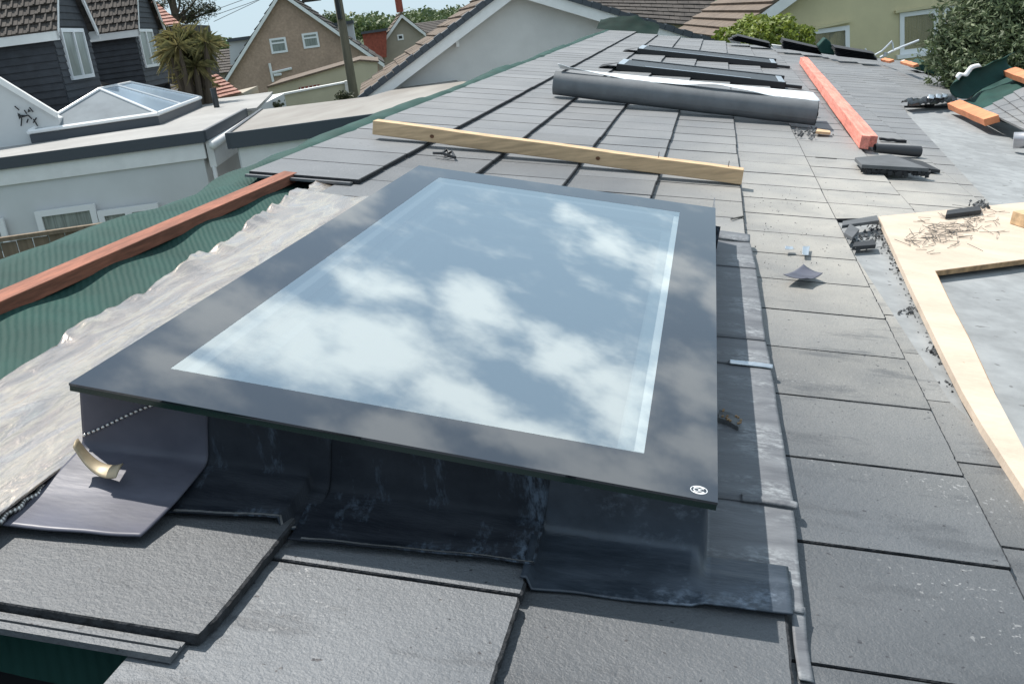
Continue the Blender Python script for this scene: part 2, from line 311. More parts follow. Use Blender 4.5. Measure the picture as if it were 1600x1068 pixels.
def left_lead():
    m = mat('lead_sheet', (.46, .43, .42), .24, metal=.87, spec=.5); t = m.node_tree; b = t.nodes['Principled BSDF']
    A = t.nodes.new; K = t.links.new; tc = A('ShaderNodeTexCoord')
    mp = A('ShaderNodeMapping'); mp.inputs['Scale'].default_value = (2.6, .55, 1); mp.inputs['Rotation'].default_value = (0, 0, .08); K(tc.outputs['Object'], mp.inputs[0])
    n = A('ShaderNodeTexNoise'); n.inputs['Scale'].default_value = 6; n.inputs['Detail'].default_value = 5; n.inputs['Distortion'].default_value = 1.2; K(mp.outputs[0], n.inputs[0])
    cr = A('ShaderNodeValToRGB'); K(n.outputs[0], cr.inputs[0]); e = cr.color_ramp.elements
    e[0].position = .3; e[0].color = (.50, .44, .40, 1); e[1].position = .75; e[1].color = (.80, .73, .63, 1)  # warm golden and pink glare put into the sheet's colour bands
    for p_, c in ((.46, (.62, .52, .45)), (.54, (.78, .66, .53)), (.62, (.62, .54, .49))):
        x = e.new(p_); x.color = (*c, 1)
    K(cr.outputs[0], b.inputs['Base Color'])
    n2 = A('ShaderNodeTexNoise'); n2.inputs['Scale'].default_value = 20; n2.inputs['Detail'].default_value = 4; n2.inputs['Distortion'].default_value = .6; K(mp.outputs[0], n2.inputs[0])
    n3 = A('ShaderNodeTexNoise'); n3.inputs['Scale'].default_value = 45; n3.inputs['Detail'].default_value = 3; K(mp.outputs[0], n3.inputs[0])
    ad = A('ShaderNodeMath'); ad.operation = 'MULTIPLY_ADD'; K(n3.outputs[0], ad.inputs[0]); ad.inputs[1].default_value = .22; K(n2.outputs[0], ad.inputs[2])
    bp = A('ShaderNodeBump'); bp.inputs['Strength'].default_value = .8; bp.inputs['Distance'].default_value = .007; K(ad.outputs[0], bp.inputs['Height']); K(bp.outputs[0], b.inputs['Normal'])
left_lead()

# ------------------------------------------------------------------ mesh helpers
class MB:
    def __init__(s): s.v = []; s.f = []; s.a = []; s.cur = .5
    def face(s, pts):
        i = len(s.v); s.v += [Vector(p) for p in pts]; s.f.append(tuple(range(i, i+len(pts)))); s.a.append(s.cur)
    def prism(s, a, b):                 # two matching rings of points
        i = len(s.v); n = len(a); s.v += [Vector(p) for p in a] + [Vector(p) for p in b]
        s.f.append(tuple(range(i+n-1, i-1, -1))); s.f.append(tuple(range(i+n, i+2*n)))
        for k in range(n): s.f.append((i+k, i+(k+1) % n, i+n+(k+1) % n, i+n+k))
        s.a += [s.cur]*(n+2)
    def box(s, o, ax, ay, az):          # centre-less: corner + three edge vectors
        s.prism([o, o+ax, o+ax+ay, o+ay], [o+az, o+ax+az, o+ax+ay+az, o+ay+az])
    def tube(s, pts, rad, n=8, cap=True):
        pts = [Vector(p) for p in pts]; i0 = len(s.v); rs = rad if isinstance(rad, (list, tuple)) else [rad]*len(pts)
        for k, p in enumerate(pts):
            t = (pts[min(k+1, len(pts)-1)]-pts[max(k-1, 0)]).normalized(); q = t.orthogonal().normalized() if k == 0 else (q - t*q.dot(t)).normalized(); w_ = t.cross(q)
            for j in range(n):
                a = 2*math.pi*j/n; s.v.append(p+(q*math.cos(a)+w_*math.sin(a))*rs[k])
        for k in range(len(pts)-1):
            for j in range(n): s.f.append((i0+k*n+j, i0+k*n+(j+1) % n, i0+(k+1)*n+(j+1) % n, i0+(k+1)*n+j)); s.a.append(s.cur)
        if cap: s.f.append(tuple(i0+j for j in range(n-1, -1, -1))); s.f.append(tuple(i0+(len(pts)-1)*n+j for j in range(n))); s.a += [s.cur]*2
    def grid(s, fn, nu, nv, thick=None):
        i0 = len(s.v)
        for i in range(nu+1):
            for j in range(nv+1): s.v.append(Vector(fn(i/nu, j/nv)))
        for i in range(nu):
            for j in range(nv): a = i0+i*(nv+1)+j; s.f.append((a, a+nv+1, a+nv+2, a+1)); s.a.append(s.cur)
def obj(name, mb, m, parent=None, smooth=False, bevel=0., solid=0., tone=False, autosm=False):
    me = bpy.data.meshes.new(name); n = len(mb.v)
    base = parent.location.copy() if parent is not None and parent.get('_e') else None
    if base is None:
        if parent is not None: base = parent['_base']; base = Vector(base)
        else:
            mn = Vector((min(v.x for v in mb.v), min(v.y for v in mb.v), min(v.z for v in mb.v))); mx = Vector((max(v.x for v in mb.v), max(v.y for v in mb.v), max(v.z for v in mb.v)))
            base = Vector(((mn.x+mx.x)/2, (mn.y+mx.y)/2, mn.z))
    me.from_pydata([v-base for v in mb.v], [], mb.f); me.materials.append(MATS[m])
    bm = bmesh.new(); bm.from_mesh(me); bmesh.ops.recalc_face_normals(bm, faces=bm.faces); bm.to_mesh(me); bm.free()
    if smooth: me.polygons.foreach_set('use_smooth', [True]*len(me.polygons))
    if tone:
        at = me.attributes.new('tone', 'FLOAT', 'FACE'); at.data.foreach_set('value', mb.a)
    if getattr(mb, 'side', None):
        me.materials.append(MATS['tile_edge_shade'])
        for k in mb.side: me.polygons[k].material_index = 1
    o = bpy.data.objects.new(name, me); C.objects.link(o)
    if parent is not None: o.parent = parent
    else: o.location = base
    o['_base'] = tuple(base)
    if parent is not None and not parent.get('_e'): pass
    if solid: md = o.modifiers.new('thickness', 'SOLIDIFY'); md.thickness = solid; md.offset = 0
    if bevel: md = o.modifiers.new('bevel', 'BEVEL'); md.width = bevel; md.segments = 2; md.limit_method = 'ANGLE'
    return o
def thing(name, loc, label, cat, group=None):
    o = bpy.data.objects.new(name, None); C.objects.link(o); o.location = Vector(loc); o.empty_display_size = .2
    o['_e'] = 1; o['label'] = label; o['category'] = cat
    if group: o['group'] = group
    return o
def tag(o, label, cat, group=None):
    o['label'] = label; o['category'] = cat
    if group: o['group'] = group
    return o
def nzf(x, y, z=0.): return noise.noise(Vector((x, y, z)))

# ================================================================== OUR ROOF
G, TW = .34249, .30
VFAR = 16.3
house = thing('bungalow', (0, 6, 0), 'half tiled low pitched bungalow roof the skylight is set in, dark grey slate style tiles', 'house')
SKYU = (-1.04, -.12)
def bnd(v):                              # right-hand edge of the tiling
    pts = [(0, .75), (1.82, .47), (1.83, .43), (2.09, .40), (3.3, .354), (3.94, .345), (3.95, 1.03), (4.63, 1.087), (8.2, 1.318), (8.9, 1.42), (9.3, 1.85), (10.1, 2.17), (12.8, 2.97), (20, 5)]
    for (a, b), (c, d) in zip(pts, pts[1:]):
        if a <= v <= c: return b+(d-b)*(v-a)/(c-a)
    return 5
def clip(poly, fn):                      # keep fn(p)>=0
    o = []
    for i, p in enumerate(poly):
        q = poly[(i+1) % len(poly)]; a, b = fn(p), fn(q)
        if a >= 0: o.append(p)
        if a*b < 0: t = a/(a-b); o.append((p[0]+(q[0]-p[0])*t, p[1]+(q[1]-p[1])*t))
    return o
def inside_windows(u, v):
    for (a, b, c, d) in ROOFWIN:
        if a+.02 < u < b-.02 and c+.05 < v < d-.05: return True
    return False
ROOFWIN = [(-1.0, .43, 7.15, 7.95), (-1.0, .47, 9.15, 9.95), (-1.0, .52, 11.55, 12.4)]
tm = MB(); TH = .015
rnd = random.Random(3)
def add_tile(mb, k, v0, v1, head=.42, endlock=False):
    ut = k*G; ang = rnd.uniform(-.0012, .0012); dz = rnd.uniform(-.0006, .0006); g = .0021
    dv = rnd.uniform(-.0012, .0012); du = rnd.uniform(-.003, .002)
    if v0 > 2.6: g = .0021+.0022*min(1, (v0-2.6)/2)
    poly = [(ut-head+du, v0+g+dv), (ut+du, v0+g+dv), (ut+du, v1-g+dv), (ut-head+du, v1-g+dv)]
    if v1 < 3.8:                         # ragged, chipped tail and side edges
        n_ = 26; tail = []
        for i in range(n_+1):
            f_ = i/n_; chip = .0045 if rnd.random() < .05 else 0
            tail.append((ut+du-abs(rnd.gauss(0, .0009))-chip, v0+g+dv+(v1-v0-2*g)*f_))
        tail[0] = (tail[0][0]-.002, tail[0][1]+.0006); tail[-1] = (tail[-1][0]-.002, tail[-1][1]-.0006)
        sd = [(ut-head+du+(head)*i/14, v0+g+dv+abs(rnd.gauss(0, .0005))) for i in range(14)]
        poly = sd+tail+[(ut-head+du, v1-g+dv)]
    if v0 > 9.6 or k > 0 or v0 > 3.9:
        a, b = bnd(v0), bnd(v1)
        if min(a, b) < ut:
            for q0, q1 in ((v0, v1),):
                A_, B_ = (a, v0), (b, v1)
                poly = clip(poly, lambda p: (A_[0]+(B_[0]-A_[0])*(p[1]-v0)/(v1-v0)) - p[0])
    if v1 > VFAR+.2: return
    if len(poly) < 3: return
    def nt_(p): return -.018*(ut-p[0])/G + dz + ang*(p[1]-v0)/.3
    mb.cur = rnd.random()
    # slightly ragged tail edge
    n_ = len(poly); vmn = min(p[1] for p in poly); vmx = max(p[1] for p in poly); ci = .0016 if v1 < 6 else .003
    bot = [RP(p[0], p[1], nt_(p)-TH) for p in poly]; mid = [RP(p[0], p[1], nt_(p)-.0022) for p in poly]
    top = []
    for p in poly:                       # arris: near-black rim, edge shade painted into the tile colour
        q = (min(p[0], ut+du-.0042+(p[0]-ut-du)*.4) if p[0] > ut+du-.02 else p[0], min(max(p[1], vmn+ci), vmx-ci)); top.append(RP(q[0], q[1], nt_(q)))
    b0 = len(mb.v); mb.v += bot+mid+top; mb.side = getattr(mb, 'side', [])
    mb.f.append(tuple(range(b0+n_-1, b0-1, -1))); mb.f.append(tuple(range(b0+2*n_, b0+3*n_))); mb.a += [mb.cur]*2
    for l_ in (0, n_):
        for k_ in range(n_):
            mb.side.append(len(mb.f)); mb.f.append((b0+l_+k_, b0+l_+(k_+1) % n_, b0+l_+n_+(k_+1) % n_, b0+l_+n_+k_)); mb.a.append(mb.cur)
def joints(k): return .995 if k == -4 else .895 if k % 2 == 0 else 1.097
for k in range(-4, 10):
    j0 = joints(k)-.3*5
    for i in range(0, 60):
        a = j0+.3*i; b = a+TW; mid = (a+b)/2; um = (k-.5)*G
        if b > VFAR: break
        if b < .3: continue
        if k <= -2 and b < .9: continue
        if k == -4 and a < 3.39: continue
        if k == -3 and b < 3.25: continue
        if -3 <= k <= 0:
            if a < 1.25 < b: b = 1.285
            elif 1.25 <= a and b <= 3.02: continue
            elif a < 3.02 < b: a = 3.03
        if inside_windows(um, mid): continue
        if um-.2 > bnd(mid)+.05: continue
        add_tile(tm, k, a, b)
        if a < 4 and k == 0 and 0: pass
# interlocking ribs shown where a course ends
def endribs(mb, k, v, u0=None):
    ut = k*G; mb.cur = .4
    def nn(u): return -.018*(ut-u)/G
    ua = ut-.42 if u0 is None else u0; ub = ut-.022
    for (dv0, dv1, n0, n1) in ((-.034, 0, -.015, -.0105), (-.034, -.022, -.0105, -.006), (-.016, -.010, -.0105, -.0075)):
        a = [RP(ua, v+dv0, nn(ua)+n0), RP(ub, v+dv0, nn(ub)+n0), RP(ub, v+dv1, nn(ub)+n0), RP(ua, v+dv1, nn(ua)+n0)]
        b = [RP(ua, v+dv0, nn(ua)+n1), RP(ub, v+dv0, nn(ub)+n1), RP(ub, v+dv1, nn(ub)+n1), RP(ua, v+dv1, nn(ua)+n1)]
        mb.prism(a, b)
endribs(tm, -2, .895); endribs(tm, -4, 3.395)
tiles = obj('tiling', tm, 'roof_tile', house, tone=True)

# substrate under the tiles, membrane, battens
def wavy(u, v): return .012*nzf(u*2, v*1.3, 3)+.006*nzf(u*7, v*5, 1)
mb = MB()
URIDGE = -1.85
def memf(a, b):
    v = .2+(VFAR-.05-.2)*b
    e = .02*math.sin(v*2.1)+.03*nzf(v*1.1, 0, 2)
    s = a*2.2
    if s < .18: u = URIDGE+e-(.18-s)*1.0; n = -.035-(.18-s)*.55
    else: u = URIDGE+e+(s-.18); n = -.035
    dip = 0
    if u < -1.05: dip = -.012*abs(math.sin((u+1.64)*math.pi/.34))
    sag = -.012*math.sin(v*math.pi/.45)**2
    rk = .03*max(0, min(1, (v-3.35)/.2))
    if u < -1.74 and s >= .18: n += rk*min(1, (-1.74-u)/.05)
    elif s < .18: n += rk
    if v < 1.0 and u > -1.1: dip -= .13*min(1, (1.0-v)/.08)*min(1, (u+1.1)/.1)
    return RP(u, v, n+dip+sag+wavy(u, v)*.8)
mb.grid(memf, 60, 260)
obj('roof_membrane', mb, 'membrane', house, smooth=True)
for x, y in ((70, 1044), (56, 1062), (137, 1058), (20, 1075)):
    mb = MB(); q0 = U(x, y+7, -.155); q1 = U(x+7, y-7, -.155); mb.face([RP(q0[0]-.002, q0[1], -.150), RP(q0[0]+.002, q0[1], -.150), RP(q1[0]+.002, q1[1], -.150), RP(q1[0]-.002, q1[1], -.150)])
    obj('printed_dash', mb, 'membrane_print', house)
# battens under the heads of the courses
def batten(name, u0, u1, v0, v1, n0, n1, m, parent, seg=30, wob=.004):
    mb = MB(); ring = []
    def P_(i):
        v = v0+(v1-v0)*i/seg; e = wob*nzf(v*1.7, u0*3, 5); z = wob*.7*nzf(v*1.3, u0, 8)
        return [RP(u0+e, v, n0+z), RP(u1+e, v, n0+z), RP(u1+e*.6, v, n1+z), RP(u0+e*.6, v, n1+z)]
    i0 = 0
    for i in range(seg+1): mb.v += P_(i)
    for i in range(seg):
        for j in range(4): a = i*4+j; b = i*4+(j+1) % 4; mb.f.append((a, b, b+4, a+4)); mb.a.append(.5)
    mb.f.append((3, 2, 1, 0)); mb.f.append((seg*4, seg*4+1, seg*4+2, seg*4+3)); mb.a += [.5, .5]
    return obj(name, mb, m, parent, bevel=.002)
batten('batten', -1.668, -1.618, .6, 3.43, -.046, -.010, 'batten', house)
# solid deck below everything, other slope, gable ends and walls
mb = MB()
mb.prism([RP(-1.86, -2.5, -.26), RP(3.2, -2.5, -.26), RP(5.2, VFAR+.3, -.26), RP(-1.86, VFAR+.3, -.26)],
         [RP(-1.86, -2.5, -.225), RP(3.2, -2.5, -.225), RP(5.2, VFAR+.3, -.225), RP(-1.86, VFAR+.3, -.225)])
E_ = mb
obj('roof_deck', mb, 'black_matt', house).hide_render = False
rz = RP(-1.86, 0, -.09)
mb = MB()
q = Vector((rz.x-3.6, 0, rz.z-1.3))
mb.prism([(rz.x, .3, rz.z-.06), (rz.x, VFAR, rz.z-.06), (q.x, VFAR, q.z-.06), (q.x, .3, q.z-.06)],
         [(rz.x, .3, rz.z), (rz.x, VFAR, rz.z), (q.x, VFAR, q.z), (q.x, .3, q.z)])
obj('rear_slope', mb, 'membrane', house)
mb = MB()
x0, x1 = q.x+.3, 2.6
mb.prism([(x0, -2.3, 0), (x1, -2.3, 0), (x1, VFAR-.1, 0), (x0, VFAR-.1, 0)], [(x0, -2.3, q.z-.1), (x1, -2.3, 2.55), (x1, VFAR-.1, 2.55), (x0, VFAR-.1, q.z-.1)])
obj('wall', mb, 'render_white', house)

# pale valley sheet on the right
mb = MB()
def vs_(a, b):
    v = .3+9.9*b; u = .28+a*3.4
    rise = max(0, u-(1.15+.12*v*.5))*.0
    return RP(u, v, -.030+rise+.006*nzf(u*1.5, v*1.5, 4))
mb.grid(vs_, 40, 80)
valley = obj('valley_sheet', mb, 'valley', house, smooth=True)

# far edge of the roof: dark membrane flap
mb = MB()
def flap(a, b):
    u = -2.0+.95*a; v = VFAR-.05+.5*b
    return RP(u, v, -.02+.10*math.sin(a*math.pi*1.0)*b+.05*nzf(a*6, b*3, 2)*b + .12*b)
mb.grid(flap, 20, 8); tag(obj('membrane_flap', mb, 'membrane_dark', smooth=True), 'dark green membrane flap lifted at the far end of the roof against the white gable', 'roofing membrane')

# ================================================================== SKYLIGHT
QG = {(0, 0): (-1.033, 1.178), (1, 0): (-.114, 1.159), (1, 1): (-.125, 2.985), (0, 1): (-1.054, 3.045)}
def GL(s, t, n):
    a = [QG[0, 0][i]*(1-s)+QG[1, 0][i]*s for i in (0, 1)]; b = [QG[0, 1][i]*(1-s)+QG[1, 1][i]*s for i in (0, 1)]
    return RP(a[0]*(1-t)+b[0]*t, a[1]*(1-t)+b[1]*t, n)
def ring(mb, s0, t0, s1, t1, S0, T0, S1, T1, n0, n1):     # frame between outer and inner rectangle
    o = [(s0, t0), (s1, t0), (s1, t1), (s0, t1)]; i = [(S0, T0), (S1, T0), (S1, T1), (S0, T1)]
    b = len(mb.v)
    for n in (n0, n1):
        for l in (o, i):
            mb.v += [GL(p[0], p[1], n) for p in l]
    for k in range(4):
        k2 = (k+1) % 4
        mb.f += [(b+k, b+k2, b+4+k2, b+4+k), (b+8+k, b+8+k2, b+12+k2, b+12+k), (b+k, b+k2, b+8+k2, b+8+k), (b+4+k, b+4+k2, b+12+k2, b+12+k)]; mb.a += [.5]*4
sky_l = thing('skylight', RP(-.58, 2.1, 0), 'large flat glass skylight reflecting clouds, with wide black border, on a lead clad upstand', 'skylight')
S0, T0, S1, T1 = .110, .0565, .890, .928
mb = MB(); ring(mb, 0, 0, 1, 1, S0, T0, S1, T1, .1465, .150)
obj('glass_border', mb, 'frit', sky_l)
mb = MB(); ring(mb, .0008, .0004, .9992, .9996, S0, T0, S1, T1, .138, .1464)
obj('glass_edge', mb, 'glass_edge', sky_l)
mb = MB(); mb.prism([GL(S0, T0, .1472), GL(S1, T0, .1472), GL(S1, T1, .1472), GL(S0, T1, .1472)], [GL(S0, T0, .1500), GL(S1, T0, .1500), GL(S1, T1, .1500), GL(S0, T1, .1500)])
# single surface pane keeps the mirror clean
mb = MB(); mb.face([GL(S0, T0, .1498), GL(S1, T0, .1498), GL(S1, T1, .1498), GL(S0, T1, .1498)])
obj('glass_pane', mb, 'mirror_glass', sky_l)
mb = MB(); ring(mb, S0-.011, T0+.001, S1-.016, T1+.01, S0+.028, T0+.012, S1-.0165, T1-.016, .1145, .1375)
obj('spacer_bar', mb, 'spacer', sky_l)
mb = MB(); mb.prism([GL(S1-.016, T0+.002, .114), GL(S1+.011, T0+.002, .114), GL(S1+.011, T1, .114), GL(S1-.016, T1, .114)], [GL(S1-.016, T0+.002, .137), GL(S1+.011, T0+.002, .137), GL(S1+.011, T1, .137), GL(S1-.016, T1, .137)])
obj('sunlit_spacer', mb, 'white', sky_l)  # right-hand spacer bar, coloured white for the sun falling on it
mb = MB(); mb.face([GL(S0, T0+.008, .110), GL(S1, T0+.008, .110), GL(S1, T1, .110), GL(S0, T1, .110)])
obj('inner_pane', mb, 'inner_glass', sky_l)
mb = MB(); ring(mb, S0+.012, T0+.017, S1-.012, T1-.009, S0+.048, T0+.026, S1-.045, T1-.026, -.30, .098)
obj('reveal', mb, 'shaft', sky_l)
mb = MB(); ring(mb, S0-.3, T0-.2, S1+.3, T1+.2, S0-.29, T0-.19, S1+.29, T1+.19, -2.2, -.31)
mb.face([GL(S0-.3, T0-.2, -2.2), GL(S1+.3, T0-.2, -2.2), GL(S1+.3, T1+.2, -2.2), GL(S0-.3, T1+.2, -2.2)])
mb.f.append(tuple()) if 0 else None
obj('room_lining', mb, 'render_grey', sky_l)
# punch the deck and membrane: they are cut by a hole (boolean free: rebuild as ring)
# upstand (timber box clad in lead), set in from the glass edge
mb = MB(); ring(mb, .014, .070, .985, .985, S0-.012, T0+.0155, S1+.03, T1+.015, -.03, .1375)
obj('upstand', mb, 'lead_front', sky_l)
# certification mark
mb = MB()
mc = U(1092, 765, .1502); NM = .1503
def arc(r0_, r1_, a0, a1, cx_=0., cy_=0., n=20):
    for i in range(n):
        t0_ = a0+(a1-a0)*i/n; t1_ = a0+(a1-a0)*(i+1)/n
        mb.face([RP(mc[0]+cx_+r*math.cos(t), mc[1]+cy_+r*math.sin(t), NM) for r, t in ((r0_, t0_), (r1_, t0_), (r1_, t1_), (r0_, t1_))])
K_ = .62
arc(.0165*K_, .018*K_, 0, 2*math.pi, n=40)
arc(.0118*K_, .0162*K_, R(40), R(140)); arc(.0118*K_, .0162*K_, R(215), R(325))
arc(.0052*K_, .0072*K_, R(50), R(310), -.0045*K_); arc(.0052*K_, .0072*K_, R(50), R(310), .0060*K_)
mb.face([RP(mc[0]+x*K_, mc[1]+y*K_, NM) for x, y in ((.0000, -.0009), (.0055, -.0009), (.0055, .0009), (.0000, .0009))])
obj('certification_mark', mb, 'mark', sky_l)

# cut the hole: remove deck/membrane faces below the pane
def cut_faces(o, u0, u1, v0, v1):
    bm = bmesh.new(); bm.from_mesh(o.data); base = Vector(o['_base']); dl = []
    for f in bm.faces:
        p = f.calc_center_median()+base-EYE; u = p.dot(UD)-UC; v = p.y
        if u0 < u < u1 and v0 < v < v1: dl.append(f)
    bmesh.ops.delete(bm, geom=dl, context='FACES'); bm.to_mesh(o.data); bm.free()
for onm in [x.name for x in C.objects]:
    o = C.objects[onm]
    if o.name.startswith('roof_membrane'): cut_faces(o, -1.0, -.16, 1.26, 2.92)
    if o.name.startswith('roof_deck'):
        m2 = MB(); o_ = [(-1.86, -2.5), (3.2, -2.5), (5.2, VFAR+.3), (-1.86, VFAR+.3)]; i_ = [(-1.0, 1.26), (-.16, 1.26), (-.16, 2.92), (-1.0, 2.92)]
        for n in (-.14, -.225): m2.v += [RP(a, b, n) for a, b in o_]+[RP(a, b, n) for a, b in i_]
        for k in range(4):
            k2 = (k+1) % 4; m2.f += [(k, k2, 4+k2, 4+k), (8+k, 8+k2, 12+k2, 12+k), (k, k2, 8+k2, 8+k), (4+k, 4+k2, 12+k2, 12+k)]; m2.a += [.5]*4
        bpy.data.objects.remove(o); obj('roof_deck', m2, 'black_matt', house)
# ------------------------------------------------------------------ lead flashings
def tsurf(u, v=0):                       # tile surface height under a flashing
    k = math.ceil(u/G-1e-6); return -.018*(k*G-u)/G
def apron(ua, ub, vb_a, vb_b, lift, label, m='lead_front', left_drop=0., ub2=None, right_skew=0., curl=.0, top=.134, edge=0):
    """sheet dressed down the upstand front and out over the tiles; ua/ub = sides, vb = front edge at either side"""
    mb = MB(); VF = 1.236-lift*.9
    prof = [(0, top), (0, .10), (0, .07), (-.0002, .046), (-.0016, .039), (-.0055, .033), (-.012, .0295)]
    nb = 10
    def f(a, b):
        u = ua+(ub-ua)*a; vb = vb_a+(vb_b-vb_a)*a
        i = b*(len(prof)-1+nb); u0v = u
        ns = tsurf(max(-1.02, min(max(u, ua+.003), ub-.006, -.001))) + .003 + lift
        fold = max(0., min(1., (u+.122)/.012))
        if i <= len(prof)-1:
            k = int(min(i, len(prof)-2)); t = i-k; dv = prof[k][0]*(1-t)+prof[k+1][0]*t; h = prof[k][1]*(1-t)+prof[k+1][1]*t
            fl = max(0, (h-.03)/.104)
            v = VF+dv; n = h+ns*(1-fl)
            v += .003*nzf(u*9, h*12, lift*100)*(1 if h < .12 else .3)
            if fold: v += fold*h*.25; n = n*(1-fold)+(ns+.007)*fold
        else:
            t = (i-len(prof)+1)/nb; v0_ = VF-.012; v = v0_+(vb-v0_)*t; n = ns+.0265*(1-t)**1.5*(1-fold)+.003*(1-t)+curl*max(0, (t-.6)/.4)**2
            n += .0022*nzf(u*11, v*14, lift*77)*(.3+t) + (.006*fold)
            v += .004*nzf(u*13, 3, lift*50)*t
            u += right_skew*t*a
        return RP(u, v, n)
    mb.grid(f, 44, 34)
    o = tag(obj('lead_flashing', mb, m, smooth=True, solid=.0028), label, 'lead flashing', 'lead sheets dressed round the skylight')
    if edge:
        mb = MB(); mb.grid(lambda a, b: f(.05+.945*a, .955+.044*b)+NN*(.0022+.0006*nzf(a*40, b*3)), 60, 3)
        obj('worn_edge', mb, 'lead_worn', o, smooth=True)
    return o
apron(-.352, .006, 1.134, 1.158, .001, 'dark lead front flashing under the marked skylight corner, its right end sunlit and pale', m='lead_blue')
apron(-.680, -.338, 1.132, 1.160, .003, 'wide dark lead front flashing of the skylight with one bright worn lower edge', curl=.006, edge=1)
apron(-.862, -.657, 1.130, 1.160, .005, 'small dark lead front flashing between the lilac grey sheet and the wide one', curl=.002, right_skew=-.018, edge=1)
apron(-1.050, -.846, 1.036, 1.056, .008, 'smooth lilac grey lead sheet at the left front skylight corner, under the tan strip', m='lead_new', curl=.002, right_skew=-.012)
# weld bead
mb = MB()
for i in range(34):
    t = i/33; p = RP(-1.052+.003*math.sin(i), 1.240-.205*t, .016+tsurf(-1.0)+.002)
    mb.tube([p+Vector((0, -.0028, 0)), p+Vector((0, .0028, 0))], [.0045, .0036], 7)
obj('weld_bead', mb, 'weld', bpy.data.objects['lead_flashing.003'], smooth=True)
mb = MB()
for i in range(20):
    t = i/19; p = RP(-1.044+.15*t, 1.224, .045+.082*t+.012*math.sin(t*3)*t); mb.tube([p+Vector((-.002, 0, -.001)), p+Vector((.002, 0, .001))], [.0026, .002], 6)
obj('weld_bead', mb, 'weld', bpy.data.objects['lead_flashing.003'], smooth=True)
# left sheet
mb = MB()
def lsheet(a, b):
    v = .80+(3.36-.80)*b
    ul = -1.345-.06*(v-1.44)/1.0 if v < 2.4 else -1.403-.12*(v-2.4)
    ul += .012*nzf(v*8, 1, 7)+.030*nzf(v*2.6, 9, 2)-.022*max(0, nzf(v*5, 7, 7)-.15)+.006*nzf(v*21, 4, 4)-.014*max(0, nzf(v*11, 3, 3)-.2)
    ur = -1.049
    u = ul+(ur-ul)*a
    n = -.002+.004*nzf(u*5, v*2.5, 6)+.002*nzf(u*16, v*9, 2)
    if a < .2: n += .012*(1-a/.2)**2*(.2+max(0, nzf(v*4.3, 2, 5))*2.6+1.3*nzf(v*17, 5, 5))
    if v > 3.12: n -= .03*min(1, (v-3.12)/.12)
    n += .008*math.exp(-((u+1.24-.03*math.sin(v*2))/.03)**2)     # long crease
    if a > .93: n += .01
    return RP(u, v, n+.004)
mb.grid(lsheet, 60, 260)
tag(obj('lead_flashing', mb, 'lead_sheet', smooth=True, solid=.0025), 'long crinkled shiny lead sheet along the left side of the skylight, golden and pink sheen', 'lead flashing', 'lead sheets dressed round the skylight')
# left upstand cladding: sheet turned up
mb = MB()
def lup(a, b):
    v = 1.234+(3.03-1.234)*b; n = .008+.127*a
    return RP(-1.046-.004*(1-a)**3*3+.002*nzf(v*4, n*20, 1), v, n)
mb.grid(lup, 8, 60); obj('side_upturn', mb, 'lead_sheet', bpy.data.objects['lead_flashing.004'], smooth=True)
# right-hand soakers
def soaker(v0, v1, uedge0, uedge1, lift, label, lap=0.0, m='lead_side'):
    mb = MB()
    def f(a, b):
        v = v0+(v1-v0)*b; ue = uedge0+(uedge1-uedge0)*b+.002*nzf(v*9, 2, lift*90)
        if v < 1.30 and a < .35: u = -.112; n = .004
        elif a < .2: t = a/.2; u = -.128; n = .134-(.134-.010)*t
        elif a < .35: t = (a-.2)/.15; u = -.128+.016*t; n = .010-.006*t
        else: t = (a-.35)/.65; u = -.112+(ue+.112)*t; n = .004+.0015*nzf(u*14, v*8, 3)
        ns = tsurf(min(u, -.001))
        return RP(u, v+.003*nzf(u*25, v0, 5)*(1-b), n+ns*(1 if a > .35 else 0)+lift)
    mb.grid(f, 40, 30)
    return tag(obj('lead_flashing', mb, m, smooth=True, solid=.0028), label, 'lead flashing', 'lead sheets dressed round the skylight')
soaker(1.172, 1.50, .022, .027, .0005, 'lowest pale lead sheet right of the skylight, its thin tail hanging past the corner flashing')
soaker(1.452, 2.10, .028, .019, .0035, 'second lead sheet from the bottom right of the skylight, crumbled mortar offcut lying on it')
soaker(2.068, 2.28, .020, .014, .0065, 'short lead sheet right of the skylight with a raised bright lap strip')
soaker(2.235, 2.90, .014, .013, .0095, 'pale lead sheet right of the skylight between the short sheet and the topmost laps')
soaker(2.860, 3.16, .013, .004, .0125, 'pale lead sheet right of the skylight just in front of the folded top roll')
mb = MB(); 
def lapstrip(v, u0, u1, h=.006, wv=.022):
    m2 = MB(); m2.grid(lambda a, b: RP(u0+(u1-u0)*a, v+wv*b+.002*nzf(a*4, v, 1), tsurf(min(-.001, u0+(u1-u0)*a))+.007+h*math.sin(math.pi*min(1, b*1.0+.08))**.5+.0008*nzf(a*30, b*3, v)), 24, 6); return m2
ls_ = [o for o in C.objects if o.name.startswith('lead_flashing') and o.get('label', '').startswith('short lead')][0]
obj('lap_strip', lapstrip(2.062, -.07, .022, .010), 'silver', ls_, smooth=True, solid=.002)
ls_ = [o for o in C.objects if o.get('label', '').startswith('second lead')][0]
obj('lap_strip', lapstrip(1.450, -.055, .032, .006, .026), 'lead_side', ls_, smooth=True, solid=.002)
# folded head roll
mb = MB()
mb.grid(lambda a, b: RP(-.16+.163*a, 3.165+.10*b, .004+.024*math.sin(math.pi*(.06+.88*b))**.35+.001*nzf(a*9, b*3, 2)), 16, 16)
tag(obj('lead_flashing', mb, 'lead_side', smooth=True, solid=.003), 'raised folded lead roll at the top right corner of the skylight', 'lead flashing', 'lead sheets dressed round the skylight')
